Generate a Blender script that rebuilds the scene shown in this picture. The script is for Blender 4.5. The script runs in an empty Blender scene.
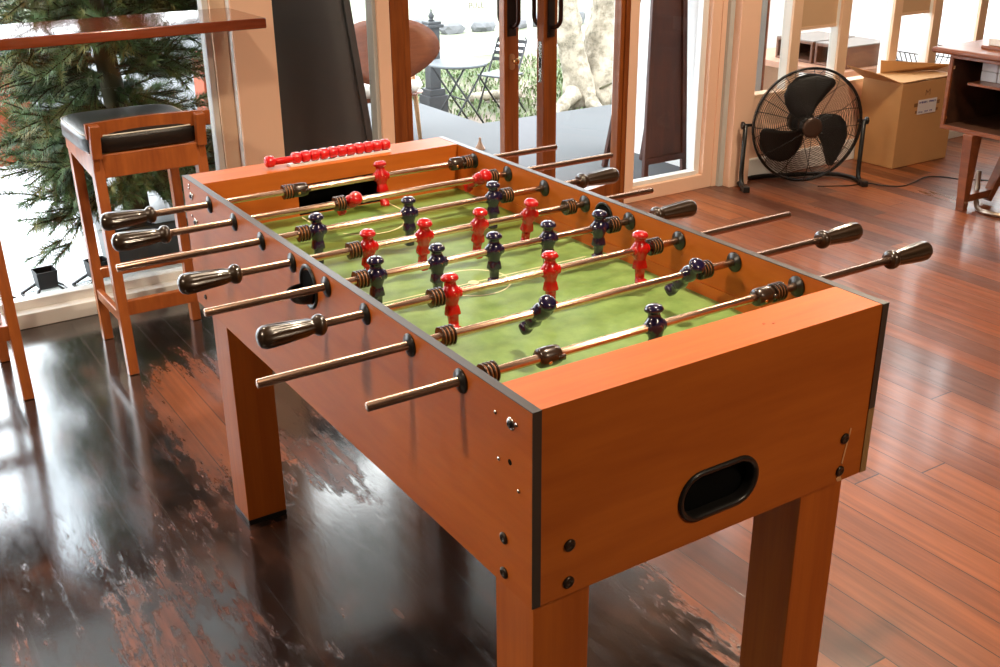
import bpy, bmesh, math, random
from mathutils import Vector, Matrix
SC = bpy.context.scene
COL = SC.collection
PI = math.pi
R = math.radians

# ---------------------------------------------------------------- camera
CAM_LOC = Vector((-1.0164, 1.0397, 1.5112))
YAW, PITCH, ROLL, FPX = -0.5695, -0.4048, -0.0091, 1091.26
fwd = Vector((math.cos(YAW)*math.cos(PITCH), math.sin(YAW)*math.cos(PITCH), math.sin(PITCH)))
rgt = Vector((math.sin(YAW), -math.cos(YAW), 0)); upv = rgt.cross(fwd)
r2 = math.cos(ROLL)*rgt + math.sin(ROLL)*upv; u2 = -math.sin(ROLL)*rgt + math.cos(ROLL)*upv
cam = bpy.data.objects.new('camera', bpy.data.cameras.new('camera'))
cam.data.sensor_width = 36; cam.data.lens = FPX/1000*36; cam.data.clip_start = 0.05; cam.data.clip_end = 300
M = Matrix((r2, u2, -fwd)).transposed().to_4x4(); M.translation = CAM_LOC
cam.matrix_world = M; COL.objects.link(cam); SC.camera = cam

# ---------------------------------------------------------------- world, exposure
w = bpy.data.worlds.new('sky'); SC.world = w; w.use_nodes = True
nt = w.node_tree; bg = nt.nodes['Background']
tc = nt.nodes.new('ShaderNodeTexCoord'); nz = nt.nodes.new('ShaderNodeTexNoise'); nz.inputs['Scale'].default_value = 2.2; nz.inputs['Detail'].default_value = 4
cr = nt.nodes.new('ShaderNodeValToRGB'); cr.color_ramp.elements[0].position = .35; cr.color_ramp.elements[1].position = .65
cr.color_ramp.elements[0].color = (.78, .88, 1, 1); cr.color_ramp.elements[1].color = (1, 1, 1, 1)
nt.links.new(tc.outputs['Generated'], nz.inputs['Vector']); nt.links.new(nz.outputs['Fac'], cr.inputs['Fac']); nt.links.new(cr.outputs['Color'], bg.inputs['Color'])
bg.inputs['Strength'].default_value = 9.5
SC.view_settings.view_transform = 'Standard'; SC.view_settings.look = 'None'
SC.view_settings.gamma = 1; SC.view_settings.exposure = 0.0; SC.view_settings.use_curve_mapping = False
SC.cycles.use_denoising = True
SC.cycles.max_bounces = 10; SC.cycles.transparent_max_bounces = 16

def lamp(name, loc, target, power, size, color, spot=None):
    if spot:
        d = bpy.data.lights.new(name, 'SPOT'); d.spot_size = R(spot); d.spot_blend = .8; d.shadow_soft_size = size
    else:
        d = bpy.data.lights.new(name, 'AREA'); d.shape = 'DISK'; d.size = size
    d.energy = power; d.color = color
    o = bpy.data.objects.new(name, d); COL.objects.link(o); o.location = loc
    o.rotation_euler = (Vector(target)-Vector(loc)).to_track_quat('-Z', 'Y').to_euler()
    return o
WARM = (1, .80, .58)
lamp('ceiling_lamp_over_table', (.25, -.56, 2.75), (.25, -.5, 0), 260, .07, WARM, 125)
lamp('ceiling_lamp_window_side', (1.7, .75, 2.75), (1.2, .3, 0), 110, .09, WARM, 130)
lamp('fill_light_entrance', (1.6, -2.7, 2.75), (1.8, -2.7, 0), 58, .3, WARM)  # unseen fill light added for the right floor, fan and wall
lamp('fill_light_left_side', (.3, 2.9, 2.7), (.5, .4, .5), 52, .25, WARM)  # unseen fill light placed to brighten the table's left side panel
lamp('fill_light_near_end', (-2.2, -.8, 2.75), (-.6, -.3, .5), 42, .3, WARM)  # unseen fill light added to lift the table's near end panel

# ---------------------------------------------------------------- materials
def mat(name, col=(.5,.5,.5), rough=.5, metal=0., spec=.5, coat=0., bump=0., bscale=60, var=0., vscale=8, trans=0.):
    m = bpy.data.materials.new(name); m.use_nodes = True; n = m.node_tree.nodes; l = m.node_tree.links
    b = n['Principled BSDF']; b.inputs['Base Color'].default_value = (*col, 1); b.inputs['Roughness'].default_value = rough
    b.inputs['Metallic'].default_value = metal; b.inputs['Specular IOR Level'].default_value = spec; b.inputs['Coat Weight'].default_value = coat
    tc = n.new('ShaderNodeTexCoord')
    z = n.new('ShaderNodeTexNoise'); z.inputs['Scale'].default_value = vscale; z.inputs['Detail'].default_value = 4
    l.new(tc.outputs['Object'], z.inputs['Vector'])
    mx = n.new('ShaderNodeMix'); mx.data_type = 'RGBA'; k = max(var, .04)
    mx.inputs[6].default_value = (*[c*(1-k) for c in col], 1); mx.inputs[7].default_value = (*[min(1, c*(1+k)) for c in col], 1)
    l.new(z.outputs['Fac'], mx.inputs[0]); l.new(mx.outputs[2], b.inputs['Base Color'])
    if bump:
        z2 = n.new('ShaderNodeTexNoise'); z2.inputs['Scale'].default_value = bscale
        l.new(tc.outputs['Object'], z2.inputs['Vector'])
        bp = n.new('ShaderNodeBump'); bp.inputs['Strength'].default_value = bump; bp.inputs['Distance'].default_value = .01
        l.new(z2.outputs['Fac'], bp.inputs['Height']); l.new(bp.outputs['Normal'], b.inputs['Normal'])
    return m

def wood(name, col, dark, scale=(3, 40, 40), rough=.35, coat=0., contrast=(.35, .7), rings=True, spec=.5):
    m = bpy.data.materials.new(name); m.use_nodes = True; n = m.node_tree.nodes; l = m.node_tree.links
    b = n['Principled BSDF']; b.inputs['Roughness'].default_value = rough; b.inputs['Coat Weight'].default_value = coat; b.inputs['Specular IOR Level'].default_value = spec
    tc = n.new('ShaderNodeTexCoord'); mp = n.new('ShaderNodeMapping'); mp.inputs['Scale'].default_value = scale
    l.new(tc.outputs['Object'], mp.inputs['Vector'])
    z = n.new('ShaderNodeTexNoise'); z.inputs['Scale'].default_value = 1; z.inputs['Detail'].default_value = 6; z.inputs['Distortion'].default_value = .6
    l.new(mp.outputs['Vector'], z.inputs['Vector'])
    z2 = n.new('ShaderNodeTexNoise'); z2.inputs['Scale'].default_value = 5.0; z2.inputs['Detail'].default_value = 3
    l.new(mp.outputs['Vector'], z2.inputs['Vector'])
    ad = n.new('ShaderNodeMath'); ad.operation = 'MULTIPLY_ADD'; ad.inputs[1].default_value = .3
    l.new(z2.outputs['Fac'], ad.inputs[0]); 
    s = n.new('ShaderNodeMath'); s.operation = 'MULTIPLY'; s.inputs[1].default_value = .7
    l.new(z.outputs['Fac'], s.inputs[0]); l.new(s.outputs[0], ad.inputs[2])
    r = n.new('ShaderNodeValToRGB'); r.color_ramp.elements[0].position = contrast[0]; r.color_ramp.elements[1].position = contrast[1]
    r.color_ramp.elements[0].color = (*dark, 1); r.color_ramp.elements[1].color = (*col, 1)
    l.new(ad.outputs[0], r.inputs['Fac']); l.new(r.outputs['Color'], b.inputs['Base Color'])
    return m

def glass_mat(name, tint=(.97, .985, .98)):
    m = bpy.data.materials.new(name); m.use_nodes = True; n = m.node_tree.nodes; l = m.node_tree.links
    n.remove(n['Principled BSDF']); out = n['Material Output']
    t = n.new('ShaderNodeBsdfTransparent'); t.inputs['Color'].default_value = (*tint, 1)
    g = n.new('ShaderNodeBsdfGlossy'); g.inputs['Roughness'].default_value = .02
    f = n.new('ShaderNodeFresnel'); f.inputs['IOR'].default_value = 1.5
    ge = n.new('ShaderNodeNewGeometry'); iv = n.new('ShaderNodeMath'); iv.operation = 'SUBTRACT'; iv.inputs[0].default_value = 1; l.new(ge.outputs['Backfacing'], iv.inputs[1])
    mu = n.new('ShaderNodeMath'); mu.operation = 'MULTIPLY'; l.new(f.outputs[0], mu.inputs[0]); l.new(iv.outputs[0], mu.inputs[1])
    mx = n.new('ShaderNodeMixShader'); l.new(mu.outputs[0], mx.inputs[0]); l.new(t.outputs[0], mx.inputs[1]); l.new(g.outputs[0], mx.inputs[2])
    l.new(mx.outputs[0], out.inputs['Surface']); return m

LAM = (.50, .128, .015); LAMD = (.37, .084, .009)
lam_x = wood('laminate_lengthwise', LAM, LAMD, (1.5, 30, 14), .42, spec=.3)
lam_y = wood('laminate_crosswise', LAM, LAMD, (30, 1.5, 14), .42, spec=.3)
lam_z = wood('laminate_upright', LAM, LAMD, (30, 30, 1.5), .42, spec=.3)
def tilt_grain(m, ang):
    for n in m.node_tree.nodes:
        if n.type == 'MAPPING': n.inputs['Rotation'].default_value = ang
edge_m = mat('dark_edge_banding', (.045, .036, .030), .36)
edge_raw = mat('bare_chipboard', (.30, .17, .06), .7, bump=.3)
black_p = mat('black_plastic', (.012, .011, .010), .32)
black_d = mat('recess_shade_black', (.004, .004, .004), .9, spec=.05)  # shade inside holes and recesses put into a near-black colour
chrome = mat('warm_tinted_chrome', (.74, .49, .36), .27, 1.0, var=.15, vscale=80)  # copper tint paints the warm room reflections onto the rods
copperish = mat('brass_screw', (.75, .42, .18), .25, 1.0)
steel = mat('steel_screw', (.7, .66, .6), .25, 1.0)
darkbolt = mat('dark_bolt', (.05, .035, .025), .35, .6)
brownp = mat('brown_rubber_bumper', (.026, .013, .007), .26, coat=.3)
redp = mat('red_figure_paint', (.44, .005, .004), .24, coat=.4)
navyp = mat('navy_figure_paint', (.010, .006, .030), .20, coat=.6)
redbead = mat('red_bead_plastic', (.60, .008, .010), .25, coat=.4)
whitep = mat('white_strip', (.75, .74, .72), .4)
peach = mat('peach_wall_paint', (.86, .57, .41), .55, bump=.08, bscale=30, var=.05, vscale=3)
cream = mat('cream_trim_paint', (.80, .55, .37), .45, bump=.1, bscale=40, var=.08)
whitepaint = mat('white_gloss_paint', (.80, .80, .78), .35, bump=.05, var=.04)
greypaint = mat('grey_gloss_paint', (.50, .52, .50), .35)
doorw = wood('door_timber', (.34, .098, .018), (.15, .036, .008), (25, 25, 1.6), .35, .2)
stoolw = wood('stool_timber', (.44, .125, .026), (.25, .06, .014), (18, 18, 3), .35, .3)
counterw = wood('counter_timber', (.26, .055, .018), (.13, .025, .009), (22, 2, 22), .14, .5)
cabw = wood('cabinet_timber', (.30, .088, .024), (.16, .042, .012), (3, 18, 18), .35, .2)
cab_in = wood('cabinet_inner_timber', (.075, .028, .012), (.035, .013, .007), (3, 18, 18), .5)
leather = mat('black_leather', (.010, .009, .008), .36, bump=.1, bscale=200)
piping = mat('white_piping', (.7, .68, .6), .5)
glass = glass_mat('window_glass')
fanblack = mat('fan_black_metal', (.012, .011, .010), .35, .3)
fanblade = mat('fan_black_blade', (.010, .009, .008), .5)
cardb = mat('cardboard', (.55, .30, .12), .75, bump=.06, bscale=20, var=.10, vscale=5)
cardin = mat('cardboard_tape', (.22, .10, .035), .6)
paper = mat('white_paper', (.72, .70, .72), .6)
ink = mat('blue_ink', (.03, .03, .25), .6)
pencil = mat('marker_line', (.18, .08, .04), .6)
iron = mat('dark_iron', (.010, .011, .012), .6)
bronze = mat('bronze_handle', (.035, .014, .009), .3, .6)
plate_d = mat('dark_handle_plate', (.016, .012, .011), .4, .3)
lantblack = mat('lantern_black_tin', (.012, .012, .013), .45, .3)
blind_m = mat('beige_blind', (.60, .40, .24), .8, bump=.1)
plym = wood('moulded_plywood', (.30, .090, .036), (.20, .055, .020), (4, 4, 24), .4)
beech = mat('pale_beech', (.62, .36, .18), .45)
bark = mat('pale_bark', (.30, .25, .19), .9, bump=1.0, bscale=14)
concrete = mat('grey_concrete', (.075, .078, .082), .7, spec=.2, bump=.05, var=.25, vscale=1.3)
sunlit_ground = mat('sunlit_white_paving', (.66, .68, .70), .5, var=.15, vscale=1)  # sun glare on the patio put into a near-white colour
brickw = mat('terracotta_wall', (.30, .06, .022), .8, var=.2, vscale=3)
stone = mat('grey_stone', (.12, .12, .125), .85, bump=.6, bscale=4, var=.3)
greym = mat('dark_grey_paint', (.022, .023, .026), .6)
tabletop_g = mat('grey_tin_table', (.045, .05, .055), .5)
boardblack = mat('black_board', (.034, .034, .035), .45)
boardbrown = wood('sign_brown_timber', (.085, .022, .010), (.045, .012, .006), (20, 20, 3), .5)
trunk_m = mat('conifer_trunk', (.05, .045, .018), .9, bump=.8, bscale=12, var=.4)

def needles_mat():
    m = mat('conifer_needles', (.045, .085, .022), .6); n = m.node_tree.nodes; l = m.node_tree.links
    oi = n.new('ShaderNodeTexCoord'); z = n.new('ShaderNodeTexNoise'); z.inputs['Scale'].default_value = 9; z.inputs['Detail'].default_value = 2
    l.new(oi.outputs['Object'], z.inputs['Vector']); r = n.new('ShaderNodeValToRGB')
    e = r.color_ramp.elements; e[0].position = .3; e[0].color = (.022, .050, .014, 1); e[1].position = .7; e[1].color = (.24, .20, .05, 1)
    k = e.new(.5); k.color = (.08, .16, .045, 1)
    l.new(z.outputs['Fac'], r.inputs['Fac']); l.new(r.outputs['Color'], n['Principled BSDF'].inputs['Base Color']); return m
needle_m = needles_mat()

def grass_mat(name, a, b_, sc):
    m = mat(name, a, .9, var=.3); n = m.node_tree.nodes; l = m.node_tree.links
    tcn = n.new('ShaderNodeTexCoord'); z = n.new('ShaderNodeTexNoise'); z.inputs['Scale'].default_value = sc; z.inputs['Detail'].default_value = 8
    l.new(tcn.outputs['Object'], z.inputs['Vector']); r = n.new('ShaderNodeValToRGB')
    r.color_ramp.elements[0].position = .38; r.color_ramp.elements[1].position = .62
    r.color_ramp.elements[0].color = (*a, 1); r.color_ramp.elements[1].color = (*b_, 1)
    l.new(z.outputs['Fac'], r.inputs['Fac']); l.new(r.outputs['Color'], n['Principled BSDF'].inputs['Base Color']); return m
garden_m = grass_mat('garden_soil_and_green', (.07, .095, .04), (.17, .13, .10), 1.6)
lawn_m = grass_mat('pale_lawn', (.13, .15, .09), (.19, .20, .14), 3)
_r = bark.node_tree.nodes.new('ShaderNodeValToRGB'); _r.color_ramp.elements[0].position = .36; _r.color_ramp.elements[0].color = (.09, .075, .05, 1); _r.color_ramp.elements[1].position = .58; _r.color_ramp.elements[1].color = (.34, .29, .22, 1)
_n = [q for q in bark.node_tree.nodes if q.type == 'TEX_NOISE'][0]; _n.inputs['Scale'].default_value = 6; _n.inputs['Detail'].default_value = 9; _n.inputs['Roughness'].default_value = .75
bark.node_tree.links.new(_n.outputs['Fac'], _r.inputs['Fac']); bark.node_tree.links.new(_r.outputs['Color'], bark.node_tree.nodes['Principled BSDF'].inputs['Base Color'])
leaf_m = grass_mat('undergrowth_leaf', (.07, .11, .04), (.15, .18, .08), 6)

def floor_mat():
    m = bpy.data.materials.new('worn_floor_planks'); m.use_nodes = True; n = m.node_tree.nodes; l = m.node_tree.links
    b = n['Principled BSDF']
    def N(t, **k):
        x = n.new(t)
        for a, v in k.items(): setattr(x, a, v)
        return x
    def mth(op, a, b_=None, c=None):
        x = N('ShaderNodeMath', operation=op)
        for i, v in enumerate((a, b_, c)):
            if v is None: continue
            if isinstance(v, (int, float)): x.inputs[i].default_value = v
            else: l.new(v, x.inputs[i])
        return x.outputs[0]
    def ramp(fac, stops):
        x = N('ShaderNodeValToRGB'); e = x.color_ramp.elements
        e[0].position, e[0].color = stops[0][0], (*stops[0][1], 1); e[1].position, e[1].color = stops[-1][0], (*stops[-1][1], 1)
        for p, c in stops[1:-1]: k = e.new(p); k.color = (*c, 1)
        l.new(fac, x.inputs['Fac']); return x.outputs['Color']
    def noise(sc, vec, det=6, rough=.6, dist=0.):
        mp = N('ShaderNodeMapping'); mp.inputs['Scale'].default_value = sc; l.new(vec, mp.inputs['Vector'])
        z = N('ShaderNodeTexNoise'); z.inputs['Scale'].default_value = 1; z.inputs['Detail'].default_value = det; z.inputs['Roughness'].default_value = rough; z.inputs['Distortion'].default_value = dist
        l.new(mp.outputs['Vector'], z.inputs['Vector']); return z.outputs['Fac']
    def mix(f, a, c, blend='MIX'):
        x = N('ShaderNodeMix', data_type='RGBA', blend_type=blend)
        for i, v in ((0, f), (6, a), (7, c)):
            if isinstance(v, (int, float)): x.inputs[i].default_value = v
            elif isinstance(v, tuple): x.inputs[i].default_value = (*v, 1)
            else: l.new(v, x.inputs[i])
        return x.outputs[2]
    tc = N('ShaderNodeNewGeometry'); P = tc.outputs['Position']
    sp = N('ShaderNodeSeparateXYZ'); l.new(P, sp.inputs[0]); X, Y = sp.outputs[0], sp.outputs[1]
    yy = mth('MULTIPLY_ADD', Y, 1/.098, 50.15)
    row = mth('FLOOR', yy); fy = mth('FRACT', yy)
    wn = N('ShaderNodeTexWhiteNoise', noise_dimensions='1D'); l.new(row, wn.inputs['W'])
    xx = mth('MULTIPLY_ADD', X, 1/2.6, mth('MULTIPLY', wn.outputs['Value'], 7.3)); col = mth('FLOOR', xx); fx = mth('FRACT', xx)
    cb = N('ShaderNodeCombineXYZ'); l.new(row, cb.inputs[0]); l.new(col, cb.inputs[1])
    w2 = N('ShaderNodeTexWhiteNoise', noise_dimensions='2D'); l.new(cb.outputs[0], w2.inputs['Vector']); rnd = w2.outputs['Value']
    # per plank offset of the noises
    off = N('ShaderNodeVectorMath', operation='SCALE'); l.new(w2.outputs['Color'], off.inputs[0]); off.inputs['Scale'].default_value = 6
    Pv = N('ShaderNodeVectorMath', operation='ADD'); l.new(P, Pv.inputs[0]); l.new(off.outputs[0], Pv.inputs[1]); PO = Pv.outputs[0]
    grain = noise((2.2, 45, 1), PO, 6, .6)
    base = ramp(rnd, [(0, (.10, .030, .014)), (.3, (.22, .062, .022)), (.7, (.33, .095, .028)), (1, (.15, .055, .032))])
    g2 = ramp(grain, [(.3, (.6, .58, .55)), (.7, (1.15, 1.15, 1.15))])
    base = mix(1., base, g2, 'MULTIPLY')
    # worn black coating, mostly on the window side
    blot = mth('ADD', mth('MULTIPLY', noise((1.8, 10, 1), PO, 10, .75, .25), .62), mth('MULTIPLY', noise((1.1, 2.6, 1), P, 6, .7), .38))
    fine = noise((14, 40, 1), P, 5, .7)
    side = N('ShaderNodeMapRange', interpolation_type='SMOOTHSTEP'); l.new(Y, side.inputs[0])
    side.inputs[1].default_value = -.85; side.inputs[2].default_value = -.20; side.inputs[3].default_value = -.36; side.inputs[4].default_value = .10
    def blob(cx, cy, sx, sy, amp):
        a = mth('POWER', mth('MULTIPLY', mth('SUBTRACT', X, cx), 1/sx), 2); c = mth('POWER', mth('MULTIPLY', mth('SUBTRACT', Y, cy), 1/sy), 2)
        return mth('MULTIPLY', mth('EXPONENT', mth('MULTIPLY', mth('ADD', a, c), -1)), amp)
    v = mth('ADD', blot, side.outputs[0])
    v = mth('ADD', v, mth('MULTIPLY_ADD', fine, .30, -.15))
    for bl in ((1.95, .22, .50, .16, -.26), (1.45, .0, .25, .10, -.16), (1.0, .62, .35, .25, -.07), (.55, -.5, .5, .10, -.10), (2.2, -3.6, .35, .25, .38), (.9, .15, .4, .2, .1), (2.3, .7, .5, .5, .10), (2.75, -.1, .25, .5, .22)):
        v = mth('ADD', v, blob(*bl))
    mask = N('ShaderNodeMapRange', interpolation_type='SMOOTHSTEP'); l.new(v, mask.inputs[0]); mask.inputs[1].default_value = .44; mask.inputs[2].default_value = .56
    mk = mask.outputs[0]
    tint = ramp(noise((5, 12, 1), PO, 3), [(.3, (.007, .006, .006)), (.55, (.020, .013, .011)), (.75, (.09, .038, .025))])
    colr = mix(mk, base, tint)
    # gaps between planks
    gap = mth('MAXIMUM', mth('LESS_THAN', fy, .030), mth('LESS_THAN', fx, .0016))
    colr = mix(mth('MULTIPLY', gap, .85), colr, (.012, .006, .004))
    l.new(colr, b.inputs['Base Color'])
    rg = N('ShaderNodeMapRange'); l.new(mk, rg.inputs[0]); rg.inputs[3].default_value = .34; rg.inputs[4].default_value = .14
    rn = mth('ADD', rg.outputs[0], mth('MULTIPLY_ADD', noise((9, 30, 1), P, 7, .7), .50, -.22))
    l.new(rn, b.inputs['Roughness']); b.inputs['Specular IOR Level'].default_value = .45; l.new(mth('MULTIPLY_ADD', mk, .65, .30), b.inputs['Coat Weight']); b.inputs['Coat Roughness'].default_value = .12
    h = mth('SUBTRACT', mth('ADD', mth('MULTIPLY', fine, .25), mth('MULTIPLY', mk, .3)), mth('MULTIPLY', mth('LESS_THAN', fy, .04), 2.0))
    bp = N('ShaderNodeBump'); bp.inputs['Strength'].default_value = .35; bp.inputs['Distance'].default_value = .0025
    l.new(h, bp.inputs['Height']); l.new(bp.outputs[0], b.inputs['Normal']); l.new(bp.outputs[0], b.inputs['Coat Normal'])
    return m
floor_m = floor_mat()

def field_mat():
    m = bpy.data.materials.new('printed_green_pitch'); m.use_nodes = True; n = m.node_tree.nodes; l = m.node_tree.links
    b = n['Principled BSDF']; b.inputs['Roughness'].default_value = .42
    tc = n.new('ShaderNodeTexCoord'); sp = n.new('ShaderNodeSeparateXYZ'); l.new(tc.outputs['Object'], sp.inputs[0])
    z = n.new('ShaderNodeTexNoise'); z.inputs['Scale'].default_value = 22; z.inputs['Detail'].default_value = 8; z.inputs['Roughness'].default_value = .7
    l.new(tc.outputs['Object'], z.inputs['Vector'])
    r = n.new('ShaderNodeValToRGB'); e = r.color_ramp.elements; e[0].position = .3; e[1].position = .7
    e[0].color = (.115, .21, .050, 1); e[1].color = (.215, .33, .10, 1); l.new(z.outputs['Fac'], r.inputs['Fac'])
    # mown stripes of the far half
    s = n.new('ShaderNodeMath'); s.operation = 'MULTIPLY'; s.inputs[1].default_value = 1/.052; l.new(sp.outputs[0], s.inputs[0])
    mo = n.new('ShaderNodeMath'); mo.operation = 'PINGPONG'; mo.inputs[1].default_value = 1; l.new(s.outputs[0], mo.inputs[0])
    zz = n.new('ShaderNodeMath'); zz.operation = 'MULTIPLY_ADD'; zz.inputs[1].default_value = .9; l.new(z.outputs['Fac'], zz.inputs[0]); l.new(mo.outputs[0], zz.inputs[2])
    sr = n.new('ShaderNodeMapRange'); sr.interpolation_type = 'SMOOTHSTEP'; l.new(zz.outputs[0], sr.inputs[0]); sr.inputs[1].default_value = .7; sr.inputs[2].default_value = 1.2
    fr = n.new('ShaderNodeMapRange'); fr.interpolation_type = 'SMOOTHSTEP'; l.new(sp.outputs[0], fr.inputs[0]); fr.inputs[1].default_value = .10; fr.inputs[2].default_value = .28
    f = n.new('ShaderNodeMath'); f.operation = 'MULTIPLY'; l.new(sr.outputs[0], f.inputs[0]); l.new(fr.outputs[0], f.inputs[1])
    f2 = n.new('ShaderNodeMath'); f2.operation = 'MULTIPLY'; f2.inputs[1].default_value = .92; l.new(f.outputs[0], f2.inputs[0])
    mx = n.new('ShaderNodeMix'); mx.data_type = 'RGBA'; l.new(f2.outputs[0], mx.inputs[0]); l.new(r.outputs[0], mx.inputs[6]); mx.inputs[7].default_value = (.09, .12, .012, 1)
    l.new(mx.outputs[2], b.inputs['Base Color']); return m
pitch_m = field_mat()
line_m = mat('pitch_line_print', (.80, .74, .48), .4)

# ---------------------------------------------------------------- mesh helpers
class MB:
    def __init__(self): self.bm = bmesh.new(); self.mi = 0; self.smooth = False
    def m(self, i): self.mi = i; return self
    def s(self, v=True): self.smooth = v; return self
    def face(self, vs):
        try: f = self.bm.faces.new(vs)
        except ValueError: return None
        f.material_index = self.mi; f.smooth = self.smooth; return f
    def v(self, p): return self.bm.verts.new(p)
    def hexa(self, p):           # 8 points: bottom 4 ccw, top 4 ccw
        v = [self.v(q) for q in p]
        for a in ((3,2,1,0),(4,5,6,7),(0,1,5,4),(1,2,6,5),(2,3,7,6),(3,0,4,7)): self.face([v[i] for i in a])
        return self
    def box(self, x0, x1, y0, y1, z0, z1):
        return self.hexa([(x0,y0,z0),(x1,y0,z0),(x1,y1,z0),(x0,y1,z0),(x0,y0,z1),(x1,y0,z1),(x1,y1,z1),(x0,y1,z1)])
    def bar(self, a, b, w, d, side=(0,0,1), w2=None, d2=None):   # rectangular bar between points
        a, b = Vector(a), Vector(b); t = (b-a).normalized(); s = Vector(side); s = (s - t*s.dot(t)).normalized(); c = t.cross(s)
        w2 = w if w2 is None else w2; d2 = d if d2 is None else d2
        pts = []
        for q, ww, dd in ((a, w, d), (b, w2, d2)):
            pts += [q - s*ww/2 - c*dd/2, q + s*ww/2 - c*dd/2, q + s*ww/2 + c*dd/2, q - s*ww/2 + c*dd/2]
        return self.hexa(pts)
    def lathe(self, o, axis, prof, n=24, flute=None, caps=True):
        o = Vector(o); t = Vector(axis).normalized(); s = Vector((0,0,1)) if abs(t.z) < .9 else Vector((1,0,0)); s = (s-t*s.dot(t)).normalized(); c = t.cross(s)
        rings = []
        for h, r in prof:
            ring = []
            for k in range(n):
                a = 2*PI*k/n; rr = r
                if flute and flute[0] < h < flute[1]: rr = r*(1-.09*(.5+.5*math.cos(a*flute[2])))
                ring.append(self.v(o + t*h + (s*math.cos(a)+c*math.sin(a))*rr))
            rings.append(ring)
        for i in range(len(rings)-1):
            for k in range(n):
                self.face([rings[i][k], rings[i][(k+1)%n], rings[i+1][(k+1)%n], rings[i+1][k]])
        if caps:
            self.face(rings[0][::-1]); self.face(rings[-1])
        return self
    def cyl(self, a, b, r, n=20, r2=None):
        a, b = Vector(a), Vector(b); return self.lathe(a, b-a, [(0, r), ((b-a).length, r if r2 is None else r2)], n)
    def tube(self, pts, r, n=8, closed=False, radii=None):
        pts = [Vector(p) for p in pts]; L = len(pts); rings = []; prev = None
        for i, p in enumerate(pts):
            if closed: t = pts[(i+1)%L]-pts[i-1]
            else: t = pts[min(i+1, L-1)]-pts[max(i-1, 0)]
            t.normalize()
            if prev is None: s = Vector((0,0,1)) if abs(t.z) < .9 else Vector((1,0,0))
            else: s = prev
            s = (s-t*s.dot(t)).normalized(); prev = s; c = t.cross(s); rr = radii[i] if radii else r
            rings.append([self.v(p+(s*math.cos(2*PI*k/n)+c*math.sin(2*PI*k/n))*rr) for k in range(n)])
        for i in range(L if closed else L-1):
            a, b = rings[i], rings[(i+1)%L]
            for k in range(n): self.face([a[k], a[(k+1)%n], b[(k+1)%n], b[k]])
        if not closed: self.face(rings[0][::-1]); self.face(rings[-1])
        return self
    def prism(self, pts, d):     # polygon points + extrusion vector
        a = [self.v(p) for p in pts]; b = [self.v(Vector(p)+Vector(d)) for p in pts]; n = len(a)
        self.face(a[::-1]); self.face(b)
        for i in range(n): self.face([a[i], a[(i+1)%n], b[(i+1)%n], b[i]])
        return self
    def loft(self, secs, n=20):  # (z, cx, cy, hx, hy, pow)
        rings = []
        for z, cx, cy, hx, hy, pw in secs:
            ring = []
            for k in range(n):
                a = 2*PI*k/n; ca, sa = math.cos(a), math.sin(a)
                ring.append(self.v((cx+hx*math.copysign(abs(ca)**pw, ca), cy+hy*math.copysign(abs(sa)**pw, sa), z)))
            rings.append(ring)
        for i in range(len(rings)-1):
            for k in range(n): self.face([rings[i][k], rings[i+1][k], rings[i+1][(k+1)%n], rings[i][(k+1)%n]])
        self.face(rings[0]); self.face(rings[-1][::-1]); return self
    def plate_hole(self, c, ux, uy, rect, loop, nrm, depth, liner=True):
        """plate in plane (c,ux,uy); rect=(u0,u1,v0,v1); loop = hole outline [(u,v)]"""
        c, ux, uy, nrm = map(Vector, (c, ux, uy, nrm)); u0, u1, v0, v1 = rect
        cu = sum(p[0] for p in loop)/len(loop); cv = sum(p[1] for p in loop)/len(loop)
        ang = sorted([(math.atan2(p[1]-cv, p[0]-cu), p, None) for p in loop], key=lambda q: q[0])
        def hit(a):
            dx, dy = math.cos(a), math.sin(a); t = 1e9
            if dx > 1e-9: t = min(t, (u1-cu)/dx)
            if dx < -1e-9: t = min(t, (u0-cu)/dx)
            if dy > 1e-9: t = min(t, (v1-cv)/dy)
            if dy < -1e-9: t = min(t, (v0-cv)/dy)
            return (cu+dx*t, cv+dy*t)
        P = lambda q, d=0: c+ux*q[0]+uy*q[1]-nrm*d
        inner = [self.v(P(p)) for _, p, _ in ang]; outer = [self.v(P(hit(a))) for a, _, _ in ang]; n = len(ang)
        corners = [(math.atan2(v-cv, u-cu), (u, v)) for u in (u0, u1) for v in (v0, v1)]
        for i in range(n):
            a0 = ang[i][0]; a1 = ang[(i+1)%n][0]
            if i == n-1: a1 += 2*PI
            f = [inner[i], outer[i]]
            for ca, q in sorted(corners):
                for k in (0, 2*PI):
                    if a0 < ca+k < a1: f.append(self.v(P(q)))
            f += [outer[(i+1)%n], inner[(i+1)%n]]
            self.face(f)
        if liner:
            back = [self.v(P(p, depth)) for _, p, _ in ang]
            for i in range(n): self.face([inner[i], inner[(i+1)%n], back[(i+1)%n], back[i]])
            self.face(back)
        return self

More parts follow.
